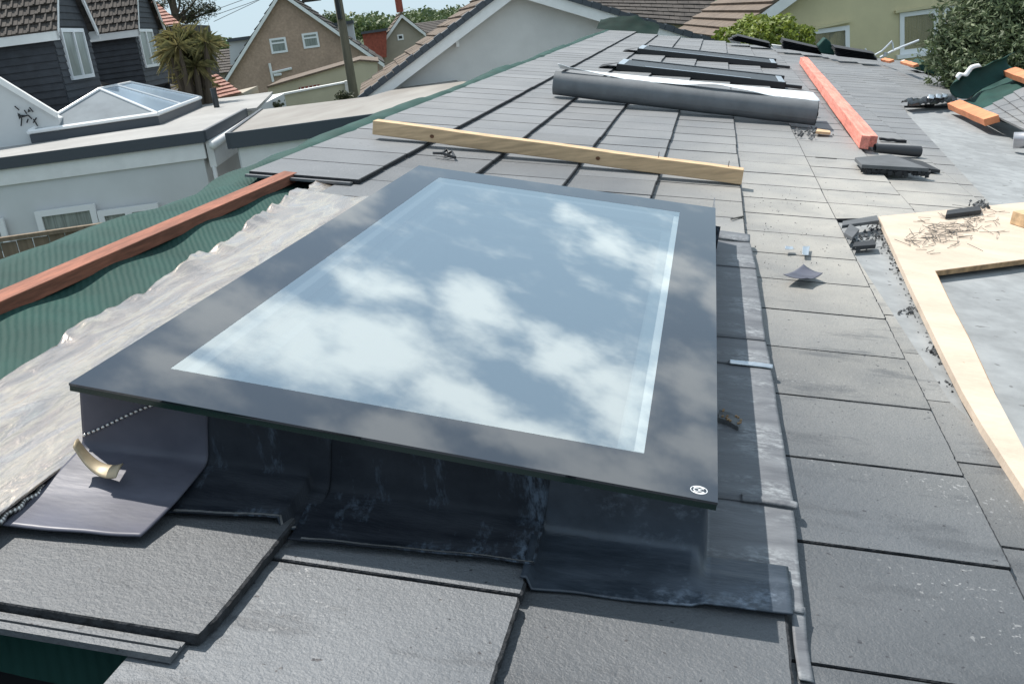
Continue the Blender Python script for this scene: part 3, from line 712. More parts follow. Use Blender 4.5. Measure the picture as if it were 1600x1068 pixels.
# rear gutter lead
mb = MB(); mb.grid(lambda a, b: RP(-1.10+1.0*a, 3.02+.3*b, -.012+.004*nzf(a*9, b*3, 2)+(.10*(1-b*8) if b < .125 else 0)), 30, 16)
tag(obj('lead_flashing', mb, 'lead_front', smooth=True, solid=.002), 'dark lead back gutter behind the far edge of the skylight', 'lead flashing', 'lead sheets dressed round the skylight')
# thin hanging tail bottom right
mb = MB(); mb.grid(lambda a, b: RP(.010+.018*a-.004*b, 1.055+.13*b, -.014+.001+.018*max(0, b-.3)**2*2+.001*nzf(a, b*5)), 4, 10)
lf = [o for o in C.objects if o.get('label', '').startswith('lowest pale')][0]
obj('lead_tail', mb, 'lead_side', lf, smooth=True, solid=.002)
# dark corner flap of apron past tile edge
# ================================================================== ROOF WINDOWS (three low black framed ones)
def roofwin(i, u0, u1, v0, v1, label):
    t = thing('roof_window', RP((u0+u1)/2, (v0+v1)/2, 0), label, 'roof window', 'three black framed roof windows up the roof')
    H = .045
    def bx(nm, a, b, c, d, n0, n1, m):
        mb = MB(); mb.prism([RP(a, c, n0), RP(b, c, n0), RP(b, d, n0), RP(a, d, n0)], [RP(a, c, n1), RP(b, c, n1), RP(b, d, n1), RP(a, d, n1)]); return obj(nm, mb, m, t, bevel=.004)
    bx('frame_rail', u0, u1, v0, v0+.05, -.012, H, 'black')
    bx('frame_rail', u0+.07, u1+.03, v1-.06, v1, -.03, H, 'black')
    bx('frame_end', u0-.006, u0+.055, v0+.061, v1-.061, -.03, H-.005, 'silver')
    bx('frame_end', u1-.055, u1, v0+.061, v1-.061, -.03, H-.005, 'silver')
    bx('glass', u0+.056, u1-.056, v0+.061, v1-.061, H-.03, H-.008, 'glass_far')
    bx('rail_trim', u0+.25, u1-.3, v0+.005, v0+.03, H+.0005, H+.005, 'silver')
    # left tucked flashing
    mb = MB(); mb.grid(lambda a, b: RP(u0-.16+.16*a, v0-.03+.4*b, .0+.05*a*(1-.3*b)), 6, 6); obj('corner_flashing', mb, 'black_matt', t, smooth=True)
    bx('foot_bracket', u1+.001, u1+.14, v0+.02, v0+.07, .002, .03, 'black')
rw = ['nearest of the three black framed roof windows, half hidden behind the grey roll', 'middle of the three black framed roof windows', 'farthest of the three black framed roof windows']
for i, (a, b, c, d) in enumerate(ROOFWIN): roofwin(i, a, b, c, d, rw[i])

# ================================================================== SHEET ROLL
t = thing('sheet_roll', RP(-.35, 6.55, 0), 'long roll of dark grey roofing sheet with white underside, lying across the tiles', 'sheet roll')
RR = .078
def rollc(a): return -1.17+1.66*a, 6.62-.04*a
mb = MB()
def roll(a, b):
    u, v = rollc(a); th = -math.pi*.62+2*math.pi*1.06*b; rr = RR*(1-.10*b*.4)+.004*nzf(a*6, b*2, 1)
    return RP(u, v+rr*math.sin(th), RR+.004+rr*math.cos(th))
mb.grid(roll, 60, 40)
obj('roll_body', mb, 'roll_skin', t, smooth=True)
mb = MB()
def rflap(a, b):
    u, v = rollc(a); wv = .05*math.sin(a*7+.5)*.5+.03*nzf(a*7, 1, 3)
    W2 = .14+.36*a
    n2 = 2*RR+.012+.016*math.sin(a*11+1)*(1-b)+.012*nzf(a*9, b*2, 3)*(1-b)-.004*b*b+.06*max(0, .05-a)*20*(1-b)*.4
    return RP(u+.01, v-.02+wv*.25+W2*b, n2)
mb.grid(rflap, 80, 10)
obj('loose_flap', mb, 'roll_under', t, smooth=True, solid=.003)
mb = MB(); 
mb.grid(lambda a, b: RP(rollc(1)[0]+.004, rollc(1)[1]+RR*(.96*b)*math.sin(a*6.283), RR+.004+RR*.96*b*math.cos(a*6.283)), 24, 4)
obj('roll_end', mb, 'roll_skin', t, smooth=True)

# ================================================================== TIMBERS
def bar(name, p0, p1, w_, h_, m, parent=None, up=NN, bevel=.002, skew=0):
    p0, p1 = Vector(p0), Vector(p1); d = (p1-p0); s = d.cross(up).normalized()*w_; h = up.normalized()*h_
    mb = MB(); n = 12; base = len(mb.v)
    for i in range(n+1):
        c = p0+d*i/n + up*(.0015*math.sin(i*1.3)); mb.v += [c-s/2, c+s/2, c+s/2+h, c-s/2+h]
    for i in range(n):
        for j in range(4): a = i*4+j; b = i*4+(j+1) % 4; mb.f.append((a, b, b+4, a+4)); mb.a.append(.5)
    mb.f += [(3, 2, 1, 0), (n*4, n*4+1, n*4+2, n*4+3)]; mb.a += [.5, .5]
    return obj(name, mb, m, parent, bevel=bevel)
a = U(582, 211, .006); b = U(1159, 288, .006)
t = thing('timber_beam', RP((a[0]+b[0])/2, (a[1]+b[1])/2, 0), 'long pale brown timber batten lying across the tiles behind the skylight', 'timber')
bar('beam', RP(a[0], a[1]+.03, .008), RP(b[0]+.0, b[1]+.03, .003), .062, .062, 'timber', t, bevel=.003)
mb = MB()
for f_ in (.17, .625):
    p = RP(a[0]+(b[0]-a[0])*f_, a[1]+(b[1]-a[1])*f_-.0035, .035)
    for rr in (.008,):
        mb.face([p+UD*rr*math.cos(x)*1.2+NN*rr*math.sin(x) for x in [i*math.pi/6 for i in range(12)]])
obj('knot', mb, 'knot', t)
mb = MB()
for f_ in (.78, .96):
    p = RP(a[0]+(b[0]-a[0])*f_, a[1]+(b[1]-a[1])*f_+.03, .06); mb.tube([p, p+NN*.03], .0016, 6)
obj('nail', mb, 'nail', t)
# red battens
a0 = U(1356, 236, 0); b0 = U(1252, 100, 0)
bar_lab = ['left of the two pinkish red battens lying side by side up the roof', 'right of the two pinkish red battens lying side by side up the roof']
for i in range(2):
    off = .058*i
    tag(bar('red_batten', RP(a0[0]-.02+off, a0[1]+.03+.12*i, .004), RP(b0[0]+off, b0[1]+.3*i, .004), .048, .072 if i == 0 else .062, 'batten_pink'), bar_lab[i], 'batten', 'pinkish red battens on the roof')
# dark stick right of battens, pipe, loose tile
p = U(1374, 219, 0); q_ = U(1415, 223, 0)
tag(bar('dark_strip', RP(p[0], p[1], .0), RP(q_[0], q_[1], .0), .03, .015, 'black_matt'), 'thin black strip lying right of the red battens near end', 'strip')
p = U(1366, 241, 0); q_ = U(1437, 247, 0)
mb = MB(); A0 = RP(p[0], p[1]+.03, .028); B0 = RP(q_[0], q_[1]+.03, .030); mb.tube([A0, B0], [.024, .030], 18, cap=False); mb.tube([B0, A0], [.026, .020], 18, cap=False)
tag(obj('black_pipe', mb, 'pipe', smooth=True), 'short black plastic pipe lying behind the loose broken slate tile', 'pipe')
t = thing('loose_tile', RP(*U(1400, 262), 0), 'loose broken edged grey tile propped on a scrap below the red battens', 'tile')
mb = MB()
cn = [U(1336, 240, .03), U(1400, 245, .03), U(1450, 262, .03), U(1344, 252, .03)]
cn = [(.70, 5.82), (1.02, 5.70), (1.06, 5.36), (.72, 5.44)]
cn = [U(1336, 246, .03), U(1392, 241, .05), U(1452, 263, .05), U(1347, 257, .04)]
top = [RP(cn[0][0], cn[0][1], .03), RP(cn[1][0], cn[1][1], .05), RP(cn[2][0], cn[2][1], .05), RP(cn[3][0], cn[3][1], .04)]
mb.prism([x-NN*.018 for x in top], top)
obj('tile_slab', mb, 'tile_loose', t, bevel=.002)
mb = MB()
for i in range(46):
    f_ = i/45; p = top[3].lerp(top[2], f_)-NN*(.019+.012*random.random())-Vector((0, .004+.02*random.random()-.02, 0)); s = .010+.012*random.random()
    mb.box(p, Vector((s, .3*s*random.random(), 0)), Vector((.2*s, s, .2*s)), Vector((0, .3*s, -s)))
obj('broken_edge', mb, 'tile_dark', t)
c2 = [U(1395, 262, 0), U(1468, 272, 0), U(1440, 258, 0), U(1400, 250, 0)]
mb = MB(); lo = [RP(x[0], x[1], .004) for x in c2]; mb.prism(lo, [x+NN*.016 for x in lo]); obj('tile_scrap', mb, 'tile_dark', t)

# upright tiles stacked at the far end
def stack(pa, pb, pc, pd, v, label):
    """row of spare tiles leaning at the far edge; pixel outline on a plane across the roof at distance v"""
    def at(px, py):
        d = ray(px, py); return EYE+d*(v/d.y)
    A_, B_, C_, D_ = at(*pa), at(*pb), at(*pc), at(*pd)
    t = thing('tile_stack', (A_+C_)/2*1.0, label, 'tile stack', 'stacks of dark tiles leaning along the far roof edge'); n = 6
    for i in range(n):
        mb = MB(); f0, f1 = i/n, (i+.9)/n; dy = Vector((0, .05+.02*(i % 2), 0)); sh = (C_-D_)*.02*(i % 3)
        q0 = D_.lerp(A_, f0)+sh; q1 = C_.lerp(B_, f0)+sh; q3 = D_.lerp(A_, f1)+sh; q2 = C_.lerp(B_, f1)+sh
        lean = Vector((0, .12, 0)); lo = -UD.normalized()*0
        mb.prism([q0, q1, q2+lean, q3+lean], [q0+dy*4, q1+dy*4, q2+dy*4+lean, q3+dy*4+lean]); obj('roof_tile', mb, 'tile_dark', t, bevel=.003)
stack((1150, 54), (1200, 66), (1205, 76), (1137, 62), 15.2, 'leftmost stack of dark tiles leaning on the far roof edge below the hedge')
stack((1220, 60), (1275, 73), (1285, 86), (1222, 76), 14.6, 'middle stack of dark tiles leaning on the far roof edge, left of the folded membrane')
stack((1300, 71), (1364, 82), (1372, 95), (1308, 88), 14.0, 'rightmost stack of dark tiles leaning on the far roof edge, near the antenna')
def card_at(v, pts, dep=.25):
    l = []
    for px, py in pts:
        d = ray(px, py); l.append(EYE+d*(v/d.y))
    mb = MB(); mb.prism(l, [p+Vector((0, dep, 0)) for p in l]); return mb
t = tag(obj('membrane_scrap', card_at(14.4, [(1278, 72), (1290, 59), (1298, 66), (1305, 87), (1284, 84)], .3), 'membrane', bevel=.02), 'folded dark green membrane scrap standing between two tile stacks', 'membrane scrap')
tag(obj('white_offcut', card_at(14.9, [(1206, 70), (1222, 72), (1230, 78), (1209, 76)], .15), 'white'), 'white offcut lying between the left and middle tile stacks', 'offcut')
tag(obj('white_offcut', card_at(15.3, [(1139, 62), (1156, 64), (1158, 69), (1142, 67)], .12), 'white'), 'white offcut at the foot of the leftmost tile stack', 'offcut')

# ================================================================== RIGHT HAND ROOF ITEMS
# other slope rising to the right of the valley
HP = RP(1.36, 8.9, -.02); HQ = RP(1.30, 4.9, -.02)
hd = (HP-HQ).normalized()
def at_plane(px, py, O, n):
    d = ray(px, py); return EYE+d*((O-EYE).dot(n)/d.dot(n))
O2 = RP(*U(1565, 207, .03), .03); d2 = (RP(*U(1488, 163, .03), .03)-O2).normalized(); ris = Vector((math.cos(R(12)), .1, math.sin(R(12)))); n2 = d2.cross(ris).normalized()
if n2.z < 0: n2 = -n2
wing = thing('wing_roof', O2, 'second roof slope on the right edge, grey tiles over green membrane', 'roof')
def slope2(pts, lift, thick, m, nm, bevel=0.):
    l = [at_plane(x, y, O2, n2)+n2*lift for x, y in pts]
    mb = MB(); mb.prism([p-n2*thick for p in l], l); return obj(nm, mb, m, wing, bevel=bevel)
def quadgrid(pts, lift, nm, m, amp, sc, nu=24, nv=18):
    a_, b_, c_, d_ = [at_plane(x, y, O2, n2)+n2*lift for x, y in pts]
    mb = MB(); mb.grid(lambda s, t_: (a_*(1-s)+b_*s)*(1-t_)+(d_*(1-s)+c_*s)*t_ + n2*amp*nzf(s*sc, t_*sc, 3), nu, nv); return obj(nm, mb, m, wing, smooth=True)
quadgrid([(1500, 162), (1545, 128), (1640, 95), (1640, 215)], -.015, 'roof_membrane', 'membrane', .05, 4)
# tile courses of the wing
tm2 = MB()
P00 = at_plane(1535, 176, O2, n2); P10 = at_plane(1600, 140, O2, n2); P11 = at_plane(1700, 230, O2, n2); P01 = at_plane(1600, 208, O2, n2)
for i in range(6):
    for j in range(4):
        g_ = .004
        def q2(s, t_): return (P00*(1-s)+P10*s)*(1-t_)+(P01*(1-s)+P11*s)*t_
        s0_, s1_, t0_, t1_ = j/4, (j+1)/4, i/6+g_, (i+1)/6-g_
        tm2.cur = random.random(); l = [q2(s0_, t0_)+n2*.03, q2(s1_, t0_)+n2*.02, q2(s1_, t1_)+n2*.02, q2(s0_, t1_)+n2*.03]
        tm2.prism([p-n2*.015 for p in l], l)
obj('tiling', tm2, 'roof_tile', wing, tone=True)
def bar2(p0, p1, w_, h_, lab, lift=.0):
    a_ = at_plane(*p0, O2, n2)+n2*lift; b_ = at_plane(*p1, O2, n2)+n2*lift
    return tag(bar('orange_batten', a_, b_, w_, h_, 'batten_orange', up=n2), lab, 'batten', 'orange batten pieces by the wing roof')
bar2((1492, 168), (1551, 194), .10, .05, 'orange batten piece at the lower edge of the wing roof, left of its tiles')
bar2((1580, 122), (1640, 145), .10, .05, 'orange batten piece on green membrane at the right picture edge', .03)
bar2((1380, 95), (1394, 98), .06, .03, 'short orange batten end poking over the far roof edge, left one')
bar2((1411, 99), (1432, 105), .06, .03, 'short orange batten end poking over the far roof edge, right one')
# green membrane beyond far edge at right
mb = card_at(13.4, [(1428, 108), (1442, 95), (1462, 101), (1486, 112), (1540, 124), (1540, 132), (1470, 120)], .5)
tag(obj('membrane_sheet', mb, 'membrane', bevel=.02), 'bright green membrane edge past the far roof edge, left of the olive tree', 'membrane')
# big folded membrane at right, trough shaped
t = thing('folded_membrane', RP(*U(1530, 160), 0), 'dark green membrane curled up with a white edge beside the wing roof', 'membrane')
mb = MB()
A_ = at_plane(1513, 158, O2, n2); B_ = at_plane(1556, 128, O2, n2); X_ = at_plane(1600, 112, O2, n2)
def fm(a, b):
    p = A_.lerp(B_, b) if b < .5 else A_.lerp(B_, .5).lerp(X_, (b-.5)*2)
    th = a*math.pi*.9
    return p + n2*(.02+.16*(1-math.cos(th))*.5*(1+.2*nzf(b*5, 1))) + Vector((-.12*math.sin(th)+.25*a*0, 0, 0))
mb.grid(fm, 16, 24); obj('sheet', mb, 'membrane', t, smooth=True, solid=.004)
mb = MB(); mb.grid(lambda a, b: fm(1, b*.6)+n2*(.004+.03*a)+Vector((-.02*a, 0, 0)), 2, 14); obj('white_edge', mb, 'white', t, smooth=True, solid=.004)
# tube on right edge
p = RP(*U(1583, 222, .03), .04); mb = MB(); mb.tube([p, p+Vector((.5, -.10, -.02))], .05, 20); 
tag(obj('metal_tube', mb, 'steel', smooth=True), 'shiny metal tube cut off by the right picture edge', 'tube')
# crumpled strip of dark membrane/lead at the head of the valley
t = thing('crumpled_strip', RP(*U(1450, 168), 0), 'crumpled black and silver lead strip at the head of the pale valley', 'lead strip')
mb = MB(); pa, pb = U(1412, 168, 0), U(1490, 161, 0)
mb.grid(lambda a, b: RP(pa[0]+(pb[0]-pa[0])*a, pa[1]+(pb[1]-pa[1])*a+.30*(b-.5), .02+.05*abs(nzf(a*9, b*4, 2))+.03*math.sin(b*3.1)), 40, 10)
obj('strip', mb, 'black', t, smooth=True, solid=.004)
for f_ in (.35, .5, .62):
    mb = MB(); c_ = (pa[0]+(pb[0]-pa[0])*f_, pa[1]+(pb[1]-pa[1])*f_)
    mb.grid(lambda a, b: RP(c_[0]+.05*a+.06*b, c_[1]+.25*(b-.5), .075+.02*math.sin(b*3)), 3, 6); obj('bright_fold', mb, 'silver', t, smooth=True, solid=.003)

# plywood board with cut-out
t = thing('plywood_board', RP(.8, 3.6, 0), 'pale plywood board with a rectangular cut-out, lying on the valley sheet at right', 'board')
bl = [(1.685-.9, .45), (1.685, .434), (2.365, .436), (2.894, .459), (3.957, .513)]
outer = [(.49, .9), (.430, 1.685), (.436, 2.365), (.459, 2.894), (.513, 3.957), (1.199, 4.63), (2.3, 5.6), (2.3, 4.65), (.927, 3.536), (.575, 3.199), (.544, 2.783), (.529, 2.524), (.50, 2.166), (.483, 1.871), (.52, .9)]
outer = [(.50, 1.15), (.434, 1.685), (.427, 1.95), (.428, 2.135), (.436, 2.365), (.459, 2.894), (.513, 3.957), (1.199, 4.663), (1.75, 5.23), (1.62, 4.1), (.927, 3.536), (.575, 3.199), (.544, 2.783), (.529, 2.524), (.50, 2.166), (.483, 1.871), (.565, 1.15)]
def shiftn(p, n):                        # keep the outline measured on the tile plane at its true height n
    k = (HCAM-n)/HCAM; return ((p[0]+UC)*k-UC, p[1]*k)
oo = [shiftn(p, .004) for p in outer]
mb = MB(); mb.prism([RP(a_, b_, -.0135) for a_, b_ in oo], [RP(a_, b_, .004) for a_, b_ in oo])
obj('panel', mb, 'board', t)
mb = MB()
for i in (9, 10, 11, 12, 13, 14):        # darker ply edge inside the cut-out
    if i+1 > 14: break
    p_, q2_ = Vector((*oo[i], 0)), Vector((*oo[i+1], 0)); nrm = Vector((-(q2_-p_).y, (q2_-p_).x, 0)).normalized()*.0025
    if nrm.dot(Vector((1, -.3, 0))) < 0: nrm = -nrm
    mb.prism([RP(p_.x, p_.y, -.013), RP(q2_.x, q2_.y, -.013), RP(q2_.x+nrm.x, q2_.y+nrm.y, -.013), RP(p_.x+nrm.x, p_.y+nrm.y, -.013)],
             [RP(p_.x, p_.y, .003), RP(q2_.x, q2_.y, .003), RP(q2_.x+nrm.x, q2_.y+nrm.y, .003), RP(p_.x+nrm.x, p_.y+nrm.y, .003)])
obj('cut_edge', mb, 'board_edge', t)
mb = MB()
rr_ = random.Random(12)
for i in range(170):
    px = rr_.gauss(1475, 32); py = 362+rr_.gauss(0, 14)-(px-1475)*.10
    if rr_.random() < .25: px = rr_.uniform(1500, 1570); py = 352+rr_.gauss(0, 14)
    q_ = U(px, py, .006); an = rr_.gauss(.95, .55); ln = rr_.uniform(.04, .075)
    d_ = Vector((math.cos(an), math.sin(an)))*ln; n_ = .0055+rr_.random()*.004
    mb.tube([RP(q_[0]-d_.x/2, q_[1]-d_.y/2, n_), RP(q_[0]+d_.x/2, q_[1]+d_.y/2, n_+rr_.uniform(0, .006))], .00095, 4)
o = tag(obj('nail_pile', mb, 'nail'), 'scattered heap of thin nails on the pale plywood board', 'nails'); o['kind'] = 'stuff'
p = RP(*U(1590, 352, .005), .005)
tag(bar('timber_offcut', p+Vector((0, -.02, 0)), p+Vector((.34, .22, -.05)), .09, .05, 'timber'), 'timber offcut on the plywood board at the right picture edge', 'timber')
# dark slate offcuts on board and beside it
def slab(name, pix, n0, th, m, label, cat, group=None, tilt=0.):
    l = [RP(*U(x, y, n0), n0+tilt*i) for i, (x, y) in enumerate(pix)]; mb = MB(); mb.prism([p-NN*th for p in l], l); return tag(obj(name, mb, m, bevel=.0015), label, cat, group)
slab('slate_offcut', [(1478, 335), (1480, 328), (1530, 321), (1534, 328)], .024, .018, 'tile_dark', 'dark slate offcut on the top edge of the plywood board, behind the nails', 'tile offcut', 'dark tile offcuts')
slab('slate_offcut', [(1316, 352), (1317, 345), (1370, 336), (1374, 344)], .014, .012, 'tile_loose', 'long grey tile offcut left of the plywood board corner', 'tile offcut', 'dark tile offcuts')
slab('slate_offcut', [(1319, 363), (1328, 349), (1343, 358), (1332, 371)], .014, .012, 'tile_loose', 'ridged grey tile offcut lowest in the pile left of the plywood board', 'tile offcut', 'dark tile offcuts')
slab('slate_offcut', [(1332, 385), (1335, 378), (1366, 374), (1369, 382)], .0, .014, 'tile_dark', 'blackish broken tile chunk in the pale strip left of the board', 'tile offcut', 'dark tile offcuts')
# rubble crumbs: stuff
mb = MB(); rr_ = random.Random(5)
def crumb(px, py, s, n0):
    q_ = U(px, py, n0); c_ = RP(q_[0], q_[1], n0+s*.3); a_ = Vector((rr_.uniform(-1, 1), rr_.uniform(-1, 1), rr_.uniform(-1, 1))).normalized(); b_ = a_.orthogonal().normalized(); d_ = a_.cross(b_)
    mb.box(c_-(a_+b_+d_)*s/2, a_*s*rr_.uniform(.6, 1.6), b_*s*rr_.uniform(.5, 1), d_*s*.35)
for i in range(300):
    t_ = rr_.random(); bx = 1373+(1475-1373)*t_*1.25; by = 345+(555-345)*t_*1.25
    crumb(bx-abs(rr_.gauss(0, 9)), by+rr_.gauss(0, 5), rr_.uniform(.002, .007)*(1.25 if t_ < .4 else 1), -.028)
for i in range(70):
    crumb(rr_.gauss(1355, 16), rr_.gauss(372, 12), rr_.uniform(.004, .013), -.024)
for i in range(26): crumb(rr_.gauss(1420, 5), rr_.gauss(486, 4), rr_.uniform(.003, .009), -.026)
for i in range(30): crumb(rr_.gauss(1460, 5), rr_.gauss(549, 5), rr_.uniform(.003, .009), -.026)
for i in range(60): crumb(rr_.gauss(1530, 8), rr_.gauss(322, 3), rr_.uniform(.004, .014), .006)
for i in range(45): crumb(rr_.gauss(1262, 14), rr_.gauss(208, 3), rr_.uniform(.006, .02), .0)
for i in range(150): crumb(rr_.uniform(1170, 1370), rr_.uniform(285, 420), rr_.uniform(.001, .0035), -.004)
o = tag(obj('rubble', mb, 'rubble'), 'dark crumbs of broken tile scattered by the plywood board and the roll', 'rubble'); o['kind'] = 'stuff'
slab('timber_offcut', [(1275, 205), (1277, 201), (1297, 204), (1298, 207)], .02, .015, 'timber', 'small yellow wood splinter lying by the right end of the grey roll', 'timber')
# small lead scraps on right courses
def curl_sheet(name, pix, m, amp, label, cat, ridge=True, n0=.0):
    a_, b_, c_, d_ = [RP(*U(x, y, .004+n0), .004+n0) for x, y in pix]
    mb = MB(); mb.grid(lambda s, t_: (a_*(1-s)+b_*s)*(1-t_)+(d_*(1-s)+c_*s)*t_ + NN*(amp*(abs(2*s-1)**2+.7*abs(2*t_-1)**2)*.5+.001), 12, 12); return tag(obj(name, mb, m, smooth=True, solid=.0016), label, cat)
curl_sheet('lead_scrap', [(1222, 436), (1254, 420), (1284, 434), (1260, 442)], 'lead_new', .016, 'diamond shaped curled lead scrap lying on the right hand tiles', 'lead scrap')
curl_sheet('lead_scrap', [(1253, 399), (1254, 386), (1265, 386), (1263, 400)], 'silver', .003, 'small upright rectangle of bright lead above the diamond shaped scrap', 'lead scrap')
curl_sheet('lead_scrap', [(1226, 391), (1227, 386), (1238, 387), (1241, 391)], 'silver', .004, 'tiny bright lead sliver left of the small lead rectangle', 'lead scrap')
# strip of dark plastic on tile behind the skylight
mb = MB(); rr_ = random.Random(9)
for pts in ([(677, 240), (690, 243), (712, 247)], [(690, 241), (698, 238), (702, 241)], [(695, 243), (706, 241), (711, 247)]):
    mb.tube([RP(*U(x, y, .004), .006+.008*(i == 1)) for i, (x, y) in enumerate(pts)], .006, 5)
tag(obj('rubber_scrap', mb, 'black'), 'twisted black rubber scrap on the tiles between beam and skylight', 'scrap')
# small sticks/lines
p = U(1244, 343, 0); q_ = U(1311, 347, 0)
for k_, (pa_, pb_) in enumerate((((1274, 247), (1307, 249)), ((1142, 344), (1162, 339)), ((1264, 140), (1285, 143)))):
    a_, b_ = U(*pa_, .0), U(*pb_, .0); mb = MB(); mb.tube([RP(*a_, .004), RP(*b_, .003)], .003, 5)
    tag(obj('loose_nail', mb, 'nail'), ['long loose nail on the tiles left of the loose broken tile', 'bent loose nail beside the folded lead roll', 'long loose nail behind the grey roll near the red battens'][k_], 'nail')
# tan curled strip on the lilac lead sheet
mb = MB(); path = [(114, 727), (128, 742), (150, 753), (172, 767), (186, 760)]
pts = [RP(*U(x, y, .02), n) for (x, y), n in zip([(114, 733), (132, 747), (152, 758), (170, 772), (187, 764)], (.040, .028, .016, .016, .022))]
def tan(a, b):
    P0, P1 = Vector(RP(*U(117, 738, .018), .028)), Vector(RP(*U(182, 769, .012), .010))
    w0 = RP(*U(124, 727, .018), .030)-P0; w1 = RP(*U(194, 753, .014), .018)-P1
    m_ = P0.lerp(P1, a)+w0.lerp(w1, a)*b; return m_+NN*(.020+.016*(2*a-1)**2-.010+.003*math.sin(b*3)+.006*(1-a)**4)
mb.grid(tan, 24, 6)
tag(obj('lead_offcut', mb, 'leadcurl', smooth=True, solid=.002), 'tan curled strip of offcut lying on the lilac grey lead sheet', 'offcut')
# brown crumbly clip beside the skylight
t = thing('mortar_offcut', RP(*U(1140, 655), 0), 'crumbly brown and grey mortar offcut on the lead right of the skylight', 'offcut')
a_ = [RP(*U(x, y, .012), .014) for x, y in ((1124, 641), (1140, 645), (1158, 654), (1154, 668), (1138, 659), (1122, 653))]
mb = MB(); mb.prism([p-NN*.010 for p in a_], a_); obj('lump', mb, 'rubble', t, bevel=.001)
mb = MB()
for i in range(14):
    f_ = random.random(); p = a_[0].lerp(a_[2], f_).lerp(a_[5].lerp(a_[3], f_), random.random()); s = .004; mb.box(p, Vector((s, 0, 0)), Vector((0, s, 0)), NN*s*.6)
obj('crumbs', mb, 'board_edge', t)

# ================================================================== NEIGHBOURING BUILDINGS
g = MB(); g.face([(-400, -60, 0), (400, -60, 0), (400, 900, 0), (-400, 900, 0)])
o = obj('ground', g, 'grass'); o['kind'] = 'structure'
ZR = ZC-1.1
# ---------- white flat-roofed extension with roof lantern
ext = thing('flat_roofed_extension', ZP(200, 225, ZR)*1.0, 'white rendered extension at left with flat grey roof and dark fascia', 'building')
ext.location.z = 0
def poly_prism(pts, th, m, nm, parent, bevel=0., up=Vector((0, 0, 1))):
    l = [Vector(p) for p in pts]; mb = MB(); mb.prism([p-up*th for p in l], l); return obj(nm, mb, m, parent, bevel=bevel)
EA = ZP(315, 206, ZR); EB = ZP(0, 248, ZR); adir = (EA-EB).normalized(); EB = EA-adir*9
EC = ZP(381, 171, ZR); ED = ZP(420, 144, ZR); bdir = Vector((-adir.y, adir.x, 0))
poly_prism([EB, EA, EC, EC+adir*.25, ED+adir*.1, ED-adir*7, EB+bdir*11], .05, 'flat_roof', 'flat_roof', ext)
def wallbox(O, a, b, la, lb, z0, z1, m, nm, parent):
    mb = MB(); O = Vector((O.x, O.y, z0)); mb.box(O, a*la, b*lb, Vector((0, 0, z1-z0))); return obj(nm, mb, m, parent)
wallbox(EB-bdir*.03, adir, bdir, 9+.03, .06, ZR-.16, ZR+.015, 'grey_trim', 'fascia', ext)
mb = MB(); mb.prism([EA+adir*.0+Vector((0, 0, .015)), EC+Vector((0, 0, .015)), EC+adir*.06+Vector((0, 0, .015)), EA+adir*.06+Vector((0, 0, .015))][::1], [EA+Vector((0, 0, -.14)), EC+Vector((0, 0, -.14)), EC+adir*.06+Vector((0, 0, -.14)), EA+adir*.06+Vector((0, 0, -.14))]); obj('fascia', mb, 'grey_trim', ext)
wallbox(EB+bdir*.02, adir, bdir, 8.98, .10, ZR-.40, ZR-.161, 'white', 'frieze_board', ext)
wallbox(EB+bdir*.06-adir*0, adir, bdir, 8.93, 10, 0, ZR-.06, 'render_white2', 'wall', ext)
ff = Fr(160, 225, math.hypot(*(ZP(160, 227, ZR)-EYE).xy), math.degrees(math.atan2(adir.x, adir.y)))
def framewin(F, pts, parent, fr=.07, dep=-.02, mull=(), m='upvc', glass='glass_far', sill=False, pr=.05):
    """pts: pixel corners (top-left, top-right, bottom-right, bottom-left) of the outer frame"""
    c_ = [F.at(x, y, dep) for x, y in pts]; s0_ = (c_[0][0]+c_[3][0])/2; s1_ = (c_[1][0]+c_[2][0])/2; z1_ = (c_[0][1]+c_[1][1])/2; z0_ = (c_[2][1]+c_[3][1])/2
    mb = MB()
    def bx(a, b, c, d, d0=0., d1=pr): mb.prism([F.W(a, c, dep-d0), F.W(b, c, dep-d0), F.W(b, d, dep-d0), F.W(a, d, dep-d0)], [F.W(a, c, dep+d1), F.W(b, c, dep+d1), F.W(b, d, dep+d1), F.W(a, d, dep+d1)])
    bx(s0_, s0_+fr, z0_, z1_); bx(s1_-fr, s1_, z0_, z1_); bx(s0_+fr, s1_-fr, z0_, z0_+fr); bx(s0_+fr, s1_-fr, z1_-fr, z1_)
    for k_ in mull:
        if k_ > 0: x = s0_+(s1_-s0_)*k_; bx(x-fr*.6, x+fr*.6, z0_+fr, z1_-fr)
        else: z = z1_+(z1_-z0_)*k_; bx(s0_+fr, s1_-fr, z-fr*.4, z+fr*.4)
    wn_ = obj('window', mb, m, parent)
    mb = MB(); mb.prism([F.W(s0_+fr, z0_+fr, dep+pr-.02), F.W(s1_-fr, z0_+fr, dep+pr-.02), F.W(s1_-fr, z1_-fr, dep+pr-.02), F.W(s0_+fr, z1_-fr, dep+pr-.02)],
                          [F.W(s0_+fr, z0_+fr, dep+pr-.003), F.W(s1_-fr, z0_+fr, dep+pr-.003), F.W(s1_-fr, z1_-fr, dep+pr-.003), F.W(s0_+fr, z1_-fr, dep+pr-.003)])
    obj('pane', mb, glass, wn_)
    if sill:
        mb = MB(); mb.prism([F.W(s0_-.08, z0_-.08, dep-.08), F.W(s1_+.08, z0_-.08, dep-.08), F.W(s1_+.08, z0_, dep-.08), F.W(s0_-.08, z0_, dep-.08)], [F.W(s0_-.08, z0_-.08, dep+.05), F.W(s1_+.08, z0_-.08, dep+.05), F.W(s1_+.08, z0_, dep+.05), F.W(s0_-.08, z0_, dep+.05)]); obj('sill', mb, m, wn_)
    return wn_
